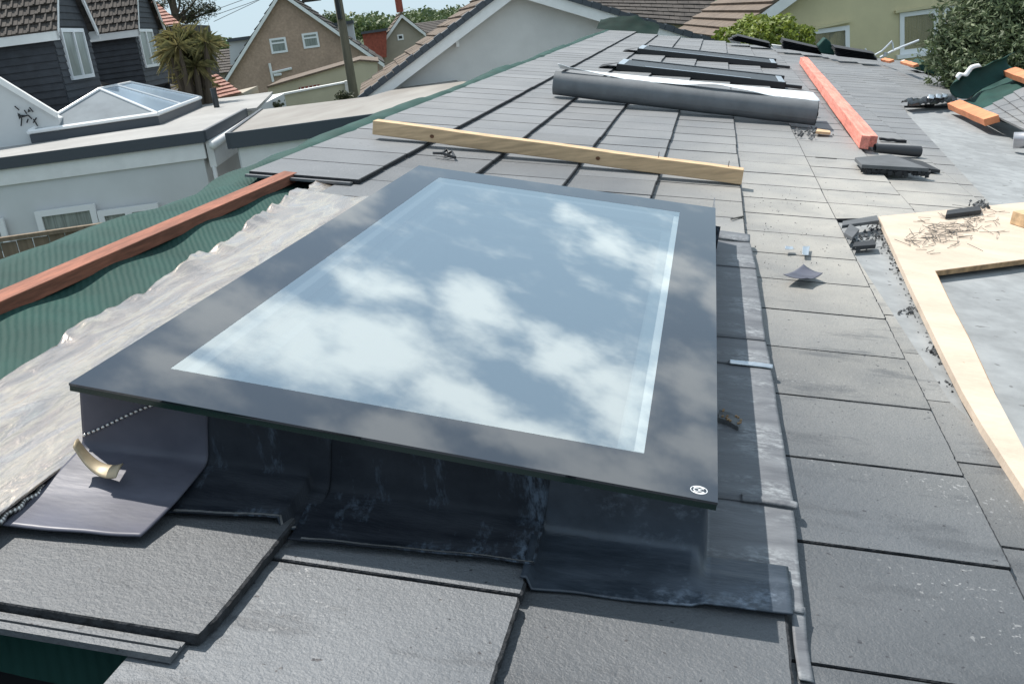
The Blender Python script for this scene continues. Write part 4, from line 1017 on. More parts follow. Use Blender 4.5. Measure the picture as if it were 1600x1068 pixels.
framewin(ff, [(52, 332), (152, 317), (158, 385), (72, 398)], ext, .09, -.0, glass='glass_net')
framewin(ff, [(156, 331), (250, 315), (255, 379), (162, 393)], ext, .09, -.0, mull=(.5,), glass='glass_net')
framewin(ff, [(-60, 350), (8, 340), (16, 400), (-50, 410)], ext, .09, -.0, glass='glass_net')
# gutter and downpipe at the side
mb = MB(); mb.tube([EA+adir*.12-Vector((0, 0, .22)), EC+adir*.12-Vector((0, 0, .18))], .06, 12); mb.tube([EA+adir*.05+bdir*.25-Vector((0, 0, .25)), EA+adir*.05+bdir*.1-Vector((0, 0, .55)), EA+adir*.05+bdir*.1-Vector((0, 0, 2.6))], .035, 10)
obj('gutter', mb, 'white', ext, smooth=True)
wallbox(EA+adir*.001+bdir*.08, adir, bdir, .10, 4.0, ZR-.55, ZR-.15, 'white', 'side_board', ext)
# black vent pipe and stub on the flat roof
def roofpipe(px, py, h, r_, label, m='dark_alu'):
    p = ZP(px, py, ZR); mb = MB(); mb.tube([p, p+Vector((0, 0, h*.9)), p+Vector((0, 0, h*.9)), p+Vector((0, 0, h))], [r_, r_, r_*1.15, r_*1.15], 14); tag(obj('vent_pipe', mb, m), label, 'vent pipe', 'vent pipes on the flat roof')
roofpipe(339, 168, .40, .06, 'slim grey vent pipe standing on the flat roof right of the lantern')
roofpipe(297, 152, .24, .08, 'squat black vent pot behind the lantern')
# lantern
lan = thing('roof_lantern', ZP(150, 190, ZR), 'glass pyramid roof lantern with white bars on the flat roof', 'roof lantern')
ZL = ZR+.15
LA = ZP(46, 211, ZL); LB = ZP(247, 182, ZL); LBk = ZP(314, 156, ZL); LAk = LA+(LBk-LB); fdir = (LB-LA).normalized(); sdir2 = (LBk-LB).normalized(); wA = (LB-LA).length; lenb = (LBk-LB).length
LM = (LA+LB)/2; sperp = Vector((-sdir2.y, sdir2.x, 0))
def zap(px, py):
    d = ray(px, py); return EYE+d*((LM-EYE).dot(sperp)/d.dot(sperp))
ap1 = zap(157, 144); ap2 = zap(205, 132); ap2.z = ap1.z
if (ap2-LM).dot(sdir2) > lenb*.9: ap2 = ap1+sdir2*(lenb*.5)
def curb(th, z0, z1, m, nm):
    mb = MB()
    for (P_, d1, l1, d2) in ((LA, fdir, wA, sdir2), (LAk-sdir2*th, fdir, wA, sdir2), (LA+sdir2*th, sdir2, lenb-2*th, fdir), (LB-fdir*th+sdir2*th, sdir2, lenb-2*th, fdir)):
        o_ = Vector((P_.x, P_.y, z0)); mb.box(o_, d1*l1, d2*th, Vector((0, 0, z1-z0)))
    return obj(nm, mb, m, lan)
curb(.08, ZR, ZL, 'grey_trim', 'curb')
up = Vector((0, 0, .05))
for f_, m_ in (([LA, LB, ap1], 'lantern_w'), ([LB, LBk, ap2, ap1], 'glass_sky'), ([LBk, LAk, ap2], 'glass_sky'), ([LAk, LA, ap1, ap2], 'glass_sky')):
    if m_ == 'lantern_w' and 'lantern_w' not in MATS: mat('lantern_w', (.22, .245, .265), .75, spec=.08, var=.12, vs=2)
    mb = MB(); l = [p+up for p in f_]; mb.prism([p-Vector((0, 0, .015)) for p in l], l); obj('glass_panel', mb, m_, lan)
mb = MB()
for a_, b_ in ((LA, ap1), (LB, ap1), (LBk, ap2), (LAk, ap2), (ap1, ap2), (LB.lerp(LBk, .5), ap1.lerp(ap2, .5)), (LA.lerp(LAk, .5), ap1.lerp(ap2, .5))):
    mb.tube([a_+up*1.2, b_+up*1.2], .028, 6)
obj('glazing_bar', mb, 'upvc', lan)
mb = MB()
for a_, b_ in ((LA, LB), (LB, LBk), (LBk, LAk), (LAk, LA)): mb.tube([a_+up*.9, b_+up*.9], .04, 6)
obj('eaves_beam', mb, 'upvc', lan)
# ---------- second flat roof
ZR2 = ZC-1.1
f2 = thing('flat_roofed_garage', ZP(450, 185, 0), 'low building with stained grey flat roof and dark fascia, right of the extension', 'building'); f2.location.z = 0; f2.location.xy = ZP(470, 180, ZR2).xy
GA = ZP(358, 210, ZR2); GB = GA+adir*5.2; GD = ZP(411, 171, ZR2); 
pts = [GA, GB, GB+bdir*9, ZP(707, 113, ZR2), ZP(576, 150, ZR2), GD]
poly_prism([GA, GB, ZP(716, 127, ZR2), ZP(700, 116, ZR2), ZP(576, 151, ZR2), GD], .05, 'flat_roof_brown', 'flat_roof', f2)
wallbox(GA-bdir*.04, adir, bdir, 5.2, .08, ZR2-.2, ZR2+.02, 'grey_trim', 'fascia', f2)
mb = MB(); mb.prism([GA+Vector((0, 0, .02)), GD+Vector((0, 0, .02)), GD-adir*.06+Vector((0, 0, .02)), GA-adir*.06+Vector((0, 0, .02))], [GA-Vector((0, 0, .2)), GD-Vector((0, 0, .2)), GD-adir*.06-Vector((0, 0, .2)), GA-adir*.06-Vector((0, 0, .2))]); obj('fascia', mb, 'grey_trim', f2)
wallbox(GA+bdir*.05+adir*.08, adir, bdir, 5.0, .1, ZR2-.55, ZR2-.201, 'white', 'frieze_board', f2)
wallbox(GA+bdir*.10+adir*.05, adir, bdir, 5.1, 4.2, 0, ZR2-.06, 'render_white2', 'wall', f2)
# dome and kerb beyond
dm = thing('dome_rooflight', ZP(745, 110, ZR2), 'pale translucent dome rooflight beyond the ridge, beside the white gable', 'rooflight')
c_ = ZP(735, 113, ZR2)
mb = MB()
mb.grid(lambda a, b: c_+Vector((math.cos(a*6.283)*.75*math.cos(b*1.57), math.sin(a*6.283)*.75*math.cos(b*1.57), .10+.50*math.sin(b*1.57))), 24, 8)
obj('dome', mb, 'glass_dome' if 'glass_dome' in MATS else mat('glass_dome', (.55, .62, .66), .15, spec=.8).name, dm, smooth=True)
mb = MB(); mb.tube([c_, c_+Vector((0, 0, .12))], .8, 24); obj('kerb', mb, 'grey_trim', dm)

def tiled_slope(P0, P1, P2, P3, rows, m, nm, parent, th=.035, cols=0, wave=0.):
    """P0-P1 eaves, P3-P2 ridge; courses with a lapped step"""
    mb = MB(); nrm = (P1-P0).cross(P3-P0).normalized(); nrm = nrm if nrm.z > 0 else -nrm
    for i in range(rows):
        a0_, a1_ = i/rows, (i+1)/rows+.15/rows
        if a1_ > 1: a1_ = 1
        A1, B1 = P0.lerp(P3, a0_), P1.lerp(P2, a0_); A2, B2 = P0.lerp(P3, a1_), P1.lerp(P2, a1_)
        mm_ = cols or 1; off = (i % 2)*.5 if cols else 0
        for c in range(-1 if off else 0, mm_):
            s0_, s1_ = max(0, (c+off+.018)/mm_) if cols else 0, min(1, (c+1+off-.018)/mm_) if cols else 1
            if s1_ <= s0_: continue
            h = nrm*(th+random.uniform(-.006, .008))
            lo = [A1.lerp(B1, s0_), A1.lerp(B1, s1_), A2.lerp(B2, s1_), A2.lerp(B2, s0_)]
            mb.prism(lo, [lo[0]+h, lo[1]+h, lo[2]+nrm*.004, lo[3]+nrm*.004])
            if wave:
                w_ = (lo[1]-lo[0]); c0 = lo[0]+w_*.5+h; mb.tube([c0-(lo[3]-lo[0])*.0, lo[3]+w_*.5+nrm*.01], wave, 5)
    return obj(nm, mb, m, parent)

# ---------- dark slate-hung house with two dormers
dh = thing('dormer_house', Fr(110, 165, 20, -19).O, 'dark slate clad house at far left with brown tiled roof', 'house')
def dormer(px, eL, eR, bR, bL, apex, roofback, side_top_left, side_bot_left, win, dist, label_i):
    F = Fr(*px, dist, -19)                # front wall plane (faces right)
    cs = [F.at(*p) for p in (eL, eR, bR, bL)]
    s0_ = (cs[0][0]+cs[3][0])/2; s1_ = (cs[1][0]+cs[2][0])/2; ze = (cs[0][1]+cs[1][1])/2; zb = (cs[2][1]+cs[3][1])/2
    za = ze+(s1_-s0_)*.62; sm = (s0_+s1_)/2
    inn = F.b if F.b.dot(Vector((-1, 0, 0))) > 0 else -F.b
    sgn = 1 if inn.dot(F.b) > 0 else -1
    W_ = lambda s, z, d: F.W(s, z, d*sgn)
    D = 4.6
    root = thing('dormer', F.W(s0_, zb), label_i, 'dormer', 'slate hung dormers')
    # front with courses
    mb = MB(); n = 22
    mb.prism([W_(s0_, zb, 0), W_(s1_, zb, 0), W_(s1_, ze, 0), W_(sm, za, 0), W_(s0_, ze, 0)], [W_(s0_, zb-3.0, D*1), W_(s1_, zb-3.0, D), W_(s1_, ze, D), W_(sm, za, D), W_(s0_, ze, D)])
    H_ = ze-zb; ch = .13; k_ = 0; z = zb
    while z < za-.1:
        zt = z+ch; sl = s0_ if z < ze else s0_+(z-ze)/(za-ze)*(sm-s0_)+.05; sr = s1_ if z < ze else s1_-(z-ze)/(za-ze)*(s1_-sm)-.05
        mb.prism([W_(sl, z, -.03), W_(sr, z, -.03), W_(sr, z, 0.01), W_(sl, z, 0.01)], [W_(sl, zt, -.008), W_(sr, zt, -.008), W_(sr, zt, .01), W_(sl, zt, .01)]); z = zt
    # side (near side s0 or s1, whichever is nearer the camera)
    for ss, sg in ((s0_, -1), (s1_, 1)):
        z = zb-3.2
        while z < ze-.02:
            zt = min(z+ch, ze); mb.prism([W_(ss+sg*.03, z, 0), W_(ss+sg*.03, z, D), W_(ss, z, D), W_(ss, z, 0)], [W_(ss+sg*.008, zt, 0), W_(ss+sg*.008, zt, D), W_(ss, zt, D), W_(ss, zt, 0)]); z = zt
    obj('wall', mb, 'slate_wall', root)
    # roof slopes
    ov = .18
    for ss, sg in ((s0_, -1), (s1_, 1)):
        e0 = W_(ss+sg*ov, ze-.08, -ov); e1 = W_(ss+sg*ov, ze-.08, D); r1 = W_(sm, za+.06, D); r0_ = W_(sm, za+.06, -ov)
        tiled_slope(e0, e1, r1, r0_, 11, 'roof_dark', 'roof', root, .045, cols=24, wave=.028)
        mb = MB(); mb.prism([e0-Vector((0, 0, .16)), e1-Vector((0, 0, .16)), e1-Vector((0, 0, .16))-F.a*sg*.03, e0-Vector((0, 0, .16))-F.a*sg*.03], [e0, e1, e1-F.a*sg*.03, e0-F.a*sg*.03]); obj('fascia', mb, 'white', root)
        mb = MB(); mb.prism([e0-Vector((0, 0, .14)), r0_-Vector((0, 0, .14)), r0_, e0], [e0-Vector((0, 0, .14))+F.b*sgn*.04, r0_-Vector((0, 0, .14))+F.b*sgn*.04, r0_+F.b*sgn*.04, e0+F.b*sgn*.04]); obj('bargeboard', mb, 'white', root)
    F2 = Fr(*px, dist, -19); 
    framewin(F2, win, root, .07, -.06*sgn if sgn > 0 else .06-.05, mull=(.52,), glass='glass_net')
    return F, s0_, s1_, ze, zb, sgn
d1 = dormer((110, 165), (78, 45), (136, 42), (160, 152), (108, 166), None, None, None, None, [(94, 47), (128, 42), (150, 118), (117, 127)], 21, 'nearer slate hung dormer with white window at the far left')
d2_ = dormer((232, 135), (205, 43), (244, 42), (266, 128), (230, 136), None, None, None, None, [(215, 47), (237, 44), (251, 101), (231, 108)], 27.5, 'farther slate hung dormer with white window, left of the palm')
F, s0_, s1_, ze, zb, sgn = d1
# main roof slope running along the dormers, rising to the left
inn = F.b*sgn
e0 = F.W(s0_-1.4, zb-.55, -.6*sgn); e1 = F.W(s1_+8.5, zb-.55, -.6*sgn); r0_ = F.W(s0_-1.4, zb+3.9, 5.6*sgn); r1 = F.W(s1_+8.5, zb+3.9, 5.6*sgn)
r0_.z = zb+2.6; r1.z = zb+2.6
tiled_slope(e0, e1, r1, r0_, 18, 'roof_dark', 'roof', dh, .05, cols=50)
mb = MB(); mb.prism([F.W(s0_-1.0, 0, -.1*sgn), F.W(s1_+8.2, 0, -.1*sgn), F.W(s1_+8.2, 0, 9*sgn), F.W(s0_-1.0, 0, 9*sgn)], [F.W(s0_-1.0, zb-.5, -.1*sgn), F.W(s1_+8.2, zb-.5, -.1*sgn), F.W(s1_+8.2, zb-.5, 9*sgn), F.W(s0_-1.0, zb-.5, 9*sgn)]); obj('wall', mb, 'render_white2', dh)
mb = MB(); mb.tube([e0-Vector((0, 0, .05)), e1-Vector((0, 0, .05))], .07, 8); obj('gutter', mb, 'dark_alu', dh)

# ---------- low white gable wall at the left edge with metal tree ornament
lw = thing('low_white_building', Fr(40, 180, 19).O, 'low white gabled building at the left edge behind the lantern', 'building')
FL = Fr(40, 180, 19.6)
gp = [(-60, 100), (0, 131), (92, 185), (92, 240), (-60, 240)]
l = [FL.P(*p) for p in gp]; mb = MB(); mb.prism(l, [p+FL.b*.25 for p in l]); obj('wall', mb, 'render_white2', lw)
l = [FL.P(*p, dep=-.06) for p in ((-60, 90), (0, 122), (88, 176), (88, 184), (0, 132), (-60, 101))]; mb = MB(); mb.prism(l, [p+FL.b*.1 for p in l]); obj('bargeboard', mb, 'white', lw)
t = thing('wall_ornament', FL.P(42, 190, dep=-.05), 'black metal twig ornament on the low white wall at left', 'ornament')
mb = MB()
for a_, b_ in (((30, 178), (34, 186)), ((34, 186), (33, 197)), ((34, 183), (44, 180)), ((44, 180), (50, 186)), ((46, 168), (52, 175)), ((38, 172), (42, 178)), ((52, 186), (59, 197)), ((57, 184), (52, 192)), ((23, 166), (30, 172)), ((44, 186), (42, 192)), ((28, 180), (40, 181))):
    mb.tube([FL.P(*a_, dep=-.04), FL.P(*b_, dep=-.04)], .012, 5)
mb.face([FL.P(*p, dep=-.05) for p in ((27, 176), (34, 181), (30, 187))]); mb.face([FL.P(*p, dep=-.05) for p in ((44, 170), (49, 174), (43, 176))])
obj('twigs', mb, 'black', t)

# ---------- gabled houses facing us
def gable(name, px0, dist, az, apex, left, right, zbot, L_, wallm, roofm, label, rows=10, cols=14, ov=.25, verge='white', vh=.2, th=.06, ridge_extra=0., slate_verge=None, sym=False):
    F = Fr(*px0, dist, az); A_ = F.at(*apex); Lp = F.at(*left); Rp = F.at(*right) if right else None
    if sym or Rp is None: Rp = (2*A_[0]-Lp[0], Lp[1])
    t = thing(name, F.W(A_[0], 0), label, 'house')
    def off(P_, d=.0): return (P_[0], P_[1]-d)
    mb = MB(); l = [F.W(Lp[0], zbot), F.W(Rp[0], zbot), F.W(Rp[0], Rp[1]-.12), F.W(A_[0], A_[1]-.12), F.W(Lp[0], Lp[1]-.12)]
    mb.prism(l, [p+F.b*L_ for p in l]); obj('wall', mb, wallm, t)
    for S in (Lp, Rp):
        d = Vector((S[0]-A_[0], S[1]-A_[1])); ex = 1+ov/abs(d.x)
        e = (A_[0]+d.x*ex, A_[1]+d.y*ex)
        e0 = F.W(e[0], e[1], -ov); e1 = F.W(e[0], e[1], L_+ov); r1 = F.W(A_[0], A_[1], L_+ov); r0_ = F.W(A_[0], A_[1], -ov)
        tiled_slope(e0, e1, r1, r0_, rows, roofm, 'roof', t, th, cols=cols)
        zz = Vector((0, 0, 1)); mb = MB(); mb.prism([e0-zz*(vh+.01), r0_-zz*(vh+.01), r0_-zz*.01, e0-zz*.01], [p+F.b*.04 for p in (e0-zz*(vh+.01), r0_-zz*(vh+.01), r0_-zz*.01, e0-zz*.01)]); obj('bargeboard', mb, verge, t)
        if slate_verge:
            mb = MB(); nv = 22; dr = (r0_-e0)/nv; nrm = dr.cross(F.b).normalized(); nrm = nrm if nrm.z > 0 else -nrm
            for i in range(nv):
                o_ = e0+dr*i-F.b*.05; mb.box(o_+nrm*(th-.06), dr*.96, F.b*.26, nrm*(.10+.02*(i % 2)))
            obj('verge_tile', mb, slate_verge, t)
    mb = MB(); mb.tube([F.W(A_[0], A_[1]+.03, -ov), F.W(A_[0], A_[1]+.03, L_+ov)], .12, 8); obj('ridge', mb, roofm, t)
    return F, t, A_, Lp, Rp
# near white gable
FH, th_, AH, LH, RH = gable('white_gable_house', (700, 60), 20.5, 71, (801, -24), (585, 140), (1090, 64), 0, 5.5, 'render_white', 'roof_brown', 'white rendered gable house with brown roof tiles and slate verge behind our roof', rows=11, cols=14, ov=.3, verge='white', vh=.22, th=.05, slate_verge='grey_trim')
for pa, pb in (((711, 57), (716, 70)), ((922, 14), (916, 34))):
    mb = MB(); a_, b_ = FH.P(*pa, dep=-.15), FH.P(*pb, dep=-.02); mb.box(a_, FH.a*.06, FH.b*.12, Vector((0, 0, -.2))); obj('bracket', mb, 'white', th_)
# brown rendered gable
FB, tb_, AB, LB_, RB = gable('brown_gable_house', (440, 60), 55, 71, (438, -14), (353, 122), (590, 92), 0, 12, 'render_brown', 'roof_dark', 'pebbledashed light brown gable house with two small white windows', rows=12, cols=16, ov=.3, vh=.22)
framewin(FB, [(420, 61), (446, 58), (450, 81), (425, 85)], tb_, .10, -.04, mull=(-.33,), glass='glass_net')
framewin(FB, [(471, 53), (496, 50), (500, 73), (475, 77)], tb_, .10, -.04, mull=(-.33,), glass='glass_net')
mb = MB()
for pa, pb in (((421, 99), (427, 128)), ((426, 114), (456, 107)), ((428, 118), (440, 116))): mb.tube([FB.P(*pa, dep=-.08), FB.P(*pb, dep=-.08)], .07, 6)
obj('waste_pipe', mb, 'white', tb_)
mb = MB(); mb.box(FB.P(472, 4, dep=3), FB.a*1.0, FB.b*.8, Vector((0, 0, 1.8))); obj('chimney', mb, 'roof_dark', tb_)
# flat dormer boxes either side of it
def boxy(name, poly, F, dep, L_, m, roofm, label, cat, parent=None):
    l = [F.P(*p, dep=dep) for p in poly]; t = thing(name, l[-1], label, cat)
    mb = MB(); mb.prism(l, [p+F.b*L_ for p in l]); obj('wall', mb, m, t)
    d = (l[1]-l[0]); mb = MB(); mb.box(l[0]-d*.05-F.b*.2+Vector((0, 0, .0)), d*1.1, F.b*(L_+.4), Vector((0, 0, .18))); obj('roof', mb, roofm, t); return t
boxy('flat_dormer', [(358, 66), (389, 62), (392, 98), (360, 102)], FB, 4, 3, 'render_white2', 'grey_trim', 'pale flat roofed dormer box left of the brown gable house', 'dormer')
boxy('flat_dormer', [(520, 42), (551, 37), (556, 66), (524, 71)], FB, 6, 3, 'render_white2', 'grey_trim', 'pale flat roofed dormer box right of the leaning pole', 'dormer')
# grey gable 2 with red brick part
F2, t2, A2, L2, R2 = gable('grey_gable_house', (620, 50), 75, 71, (627, 22), (580, 90), (656, 45), 0, 12, 'render_grey', 'roof_brown', 'small distant grey brown gable house with red brick wing and chimney', rows=10, cols=14, ov=.35, vh=.25)
mb = MB(); mb.box(F2.P(620, 20, dep=2), F2.a*.5, F2.b*.5, Vector((0, 0, 1.0))); mb.tube([F2.W(F2.at(620, 20, 2)[0]+.25, F2.at(620, 20, 2)[1]+1, 2.2), F2.W(F2.at(620, 20, 2)[0]+.25, F2.at(620, 20, 2)[1]+1.5, 2.2)], .14, 8); obj('chimney', mb, 'brick', t2)
l = [F2.P(*p, dep=-1) for p in ((566, 53), (604, 47), (604, 90), (572, 90))]; mb = MB(); mb.prism(l, [p+F2.b*5 for p in l]); obj('brick_wing', mb, 'brick', t2)
l = [F2.P(*p, dep=-1.2) for p in ((564, 50), (606, 44), (606, 48), (564, 54))]; mb = MB(); mb.prism(l, [p+F2.b*5.3 for p in l]); obj('wing_fascia', mb, 'grey_trim', t2)
framewin(F2, [(620, 55), (630, 53), (631, 62), (622, 64)], t2, .1, -.05, glass='glass_far')
# antenna and small roofs
# cream extension of the brown house
FC = Fr(480, 140, 33, 71)
l = [FC.P(*p) for p in ((419, 136), (558, 96), (584, 98), (556, 160), (440, 215), (419, 215))]
t = thing('cream_building', FC.W(*FC.at(480, 200)), 'cream rendered low building with mono pitch roof line below the brown gable', 'building')
l = [FC.P(*p) for p in ((419, 137), (562, 95), (590, 97), (590, 250), (419, 250))]
mb = MB(); mb.prism(l, [p+FC.b*5 for p in l]); obj('wall', mb, 'render_cream', t)
l = [FC.P(*p, dep=-.08) for p in ((417, 135), (562, 93), (592, 95.5), (592, 98), (562, 95.5), (417, 138))]; mb = MB(); mb.prism(l, [p+FC.b*5.2 for p in l]); obj('coping', mb, 'roof_brown', t)
FW = Fr(480, 150, 30, 71)
t = thing('garden_wall', FW.W(*FW.at(480, 200)), 'cream garden wall with white coping in front of the cream building', 'wall')
l = [FW.P(*p) for p in ((421, 153), (538, 131), (552, 131), (552, 240), (421, 240))]; mb = MB(); mb.prism(l, [p+FW.b*.3 for p in l]); obj('wall_face', mb, 'render_cream', t)
l = [FW.P(*p, dep=-.05) for p in ((421, 150), (540, 127.5), (540, 130), (421, 153))]; mb = MB(); mb.prism(l, [p+FW.b*.4 for p in l]); obj('coping', mb, 'white', t)
l = [FW.P(*p, dep=-.1) for p in ((538, 127), (551, 125), (552, 150), (541, 152))]; mb = MB(); mb.prism(l, [p+FW.b*.4 for p in l]); obj('pier', mb, 'render_white', t)
mb = MB()
cb = bpy.data.objects['cream_building']
l = [FC.P(*p, dep=-.04) for p in ((467, 137), (499, 132), (500, 138), (468, 143))]; mb.prism(l, [p+FC.b*.05 for p in l]); wn_ = obj('window', mb, 'brick', cb)
mb = MB()
for i in range(5):
    x = 469+i*6.3; l = [FC.P(*p, dep=-.06) for p in ((x, 137.2-i*1.0), (x+1.6, 137-i*1.0), (x+1.8, 142-i*1.0), (x+.2, 142.2-i*1.0))]; mb.prism(l, [p+FC.b*.03 for p in l])
obj('grille', mb, 'white', wn_)
# pole
t = thing('telegraph_pole', Fr(550, 120, 27).O, 'tall wooden telegraph pole with wires in front of the brown gable house', 'pole')
p = Fr(548, 118, 27).O; mb = MB(); mb.tube([p, p+Vector((0, 0, 3)), p+Vector((0, 0, 9))], [.135, .115, .085], 12); obj('shaft', mb, 'pole', t, smooth=True)
mb = MB(); mb.box(p+Vector((-.03, -.16, 4.3)), Vector((.1, 0, 0)), Vector((0, .08, 0)), Vector((0, 0, .5))); obj('junction_box', mb, 'black', t)
# wires
FWi = Fr(400, 20, 40, 71)
t = thing('overhead_wires', FWi.P(400, 10), 'thin overhead wires crossing the sky left of the brown gable', 'wires')
for a_, b_ in (((330, 18), (430, -20)), ((330, 26), (440, -14)), ((334, 34), (450, -22))):
    mb = MB(); mb.tube([FWi.P(*a_), FWi.P((a_[0]+b_[0])/2, (a_[1]+b_[1])/2+.8), FWi.P(*b_)], .012, 4); obj('wire', mb, 'wire', t)
# red tiled roofs on the left
def farroof(name, pix, dist, m, label, rows, cols, lift=1.2, wall='render_grey'):
    """pix: eaves left, eaves right, ridge right, ridge left"""
    F = Fr(*pix[0], dist, 71); a_, b_ = F.P(*pix[0]), F.P(*pix[1]); c_, d_ = F.P(*pix[2], dep=lift), F.P(*pix[3], dep=lift)
    t = thing(name, Vector((a_.x, a_.y, 0)), label, 'house'); tiled_slope(a_, b_, c_, d_, rows, m, 'roof', t, .05, cols)
    w_ = (b_-a_); mb = MB(); o_ = a_+F.b*.3; l = [o_-Vector((0, 0, o_.z)), b_+F.b*.3-Vector((0, 0, b_.z)), b_+F.b*.3, a_+F.b*.3]; mb.prism(l, [p+F.b*(lift*2) for p in l]); obj('wall', mb, wall, t)
    l = [d_, c_, c_+F.b*lift-Vector((0, 0, lift*.6)), d_+F.b*lift-Vector((0, 0, lift*.6))]; mb = MB(); mb.prism(l, [p-Vector((0, 0, .06)) for p in l]); obj('roof', mb, m, t); return t
farroof('red_roofed_house', [(222, 46), (282, 38), (232, -6), (222, -5)], 36, 'roof_red', 'house with plain red tiled hipped roof behind the dormers', 10, 14, 3, wall='roof_dark')
farroof('red_roofed_house', [(318, 160), (378, 146), (338, 116), (322, 120)], 31, 'roof_red', 'low red tiled roof between palm and brown gable', 7, 12, 2)
farroof('brown_roofed_house', [(318, 118), (372, 112), (362, 76), (322, 80)], 62, 'roof_dark', 'house with dark brown roof left of the brown gable, behind the palm', 9, 12, 4)
farroof('brown_roofed_house', [(600, 62), (706, 46), (700, 30), (640, 38)], 95, 'roof_dark', 'distant dark roofed house behind the grey gable', 7, 12, 5)
farroof('brown_roofed_house', [(925, 28), (1120, 44), (1115, -24), (905, -16)], 45, 'roof_dark', 'dark tiled roof between white gable and the broad brown roof', 10, 12, 4)
# right-hand yellow house with broad brown roof slope
FY, ty, AY, LY, RY = gable('yellow_house', (1300, 60), 23, 71+9, (1440, -165), (1150, 46), (1900, 40), 0, 7.0, 'render_yellow', 'roof_brown', 'pale yellow rendered house with broad brown tiled roof at upper right', rows=16, cols=0, ov=.3, verge='white', vh=.24, th=.07, sym=True)
framewin(FY, [(1262, 51), (1327, 37), (1329, 92), (1266, 100)], ty, .09, -.03, mull=(), glass='glass_net')
framewin(FY, [(1405, 21), (1465, 13), (1467, 78), (1408, 86)], ty, .09, -.03, glass='glass_net', sill=True)
framewin(FY, [(1472, 12), (1530, 4), (1532, 66), (1474, 75)], ty, .09, -.03, glass='glass_net')
for pp in ([(1256, 46), (1330, 31), (1330, 35), (1256, 50)], [(1400, 17), (1500, 3), (1500, 7), (1400, 21)]):
    l = [FY.P(*p, dep=-.10) for p in pp]; mb = MB(); mb.prism(l, [p+FY.b*.12 for p in l]); obj('lintel', mb, 'render_yellow', ty)

# aerial rods beyond the roof edge
t = thing('tv_antenna', RP(*U(1370, 95), 0), 'thin grey aerial rods sticking up past the far roof edge, below the windows', 'antenna')
def rod(pts, v, r_, nm='rod'):
    mb = MB(); l = []
    for x, y in pts:
        d = ray(x, y); l.append(EYE+d*(v/d.y))
    mb.tube(l, r_, 6); obj(nm, mb, 'silver', t)
rod([(1367, 86), (1378, 80), (1392, 66), (1394, 64)], 16, .014); rod([(1375, 90), (1400, 77), (1436, 63)], 16.1, .018); rod([(1384, 82), (1383, 88)], 16, .03); rod([(1394, 66), (1396, 78)], 16, .012); rod([(1352, 76), (1354, 84)], 16, .012)

# fence
mb = MB(); Ff = Fr(60, 380, 11.2, 71); t = thing('garden_fence', Ff.O, 'weathered brown timber fence in front of the white extension', 'fence')
for i in range(34):
    x = -4.2+i*.16; z = Ff.at(60, 372)[1]+.02*random.random(); mb.prism([Ff.W(x, 0), Ff.W(x+.145, 0), Ff.W(x+.145, z), Ff.W(x, z)], [Ff.W(x, 0, .02), Ff.W(x+.145, 0, .02), Ff.W(x+.145, z, .02), Ff.W(x, z, .02)])
obj('fence_boards', mb, 'fence', t)
mb = MB(); mb.box(Ff.W(-4.3, Ff.at(60, 372)[1]+.02, -.03), Ff.a*5.6, Ff.b*.08, Vector((0, 0, .04))); obj('top_rail', mb, 'fence', t)

# ================================================================== VEGETATION
def foliage(mb, c, rad, n, ls, rg, shell=.45, lump=.3, asp=.5, droop=0., seed=0.):
    for _ in range(n):
        while 1:
            d = Vector((rg.gauss(0, 1), rg.gauss(0, 1), rg.gauss(0, 1)))
            if d.length > .01: break
        d.normalize(); k_ = shell+(1-shell)*rg.random()**.6
        k_ *= 1+lump*nzf(d.x*2.3+seed, d.y*2.3, d.z*2.3+seed)*1.8
        if nzf(d.x*4+9, d.y*4+seed, d.z*4) > .33: continue
        p = c+Vector((d.x*rad[0], d.y*rad[1], d.z*rad[2]))*k_
        a_ = Vector((rg.gauss(0, 1), rg.gauss(0, 1), rg.gauss(0, .7)-droop)).normalized(); b_ = a_.cross(d+Vector((rg.gauss(0, .5), rg.gauss(0, .5), rg.gauss(0, .5)))); 
        if b_.length < 1e-3: continue
        b_.normalize(); s = ls*rg.uniform(.6, 1.3)
        mb.face([p-a_*s, p+b_*s*asp, p+a_*s, p-b_*s*asp])
rg = random.Random(11)
def Pd(px, py, dist):
    d = ray(px, py); return EYE+d*(dist/math.hypot(d.x, d.y))
# hedge
t = thing('round_shrub', Vector((*Pd(1193, 70, 17.8).xy, 0)), 'bright lime green clipped round shrub beyond the far roof edge', 'shrub')
mb = MB(); c = Pd(1190, 66, 18); foliage(mb, c, (.80, .7, .42), 5200, .05, rg, .75, .18, .55); obj('crown', mb, 'leaf_hedge', t)
mb = MB(); mb.tube([Vector((c.x, c.y, 0)), c], [.12, .08], 8); obj('trunk', mb, 'bark', t)
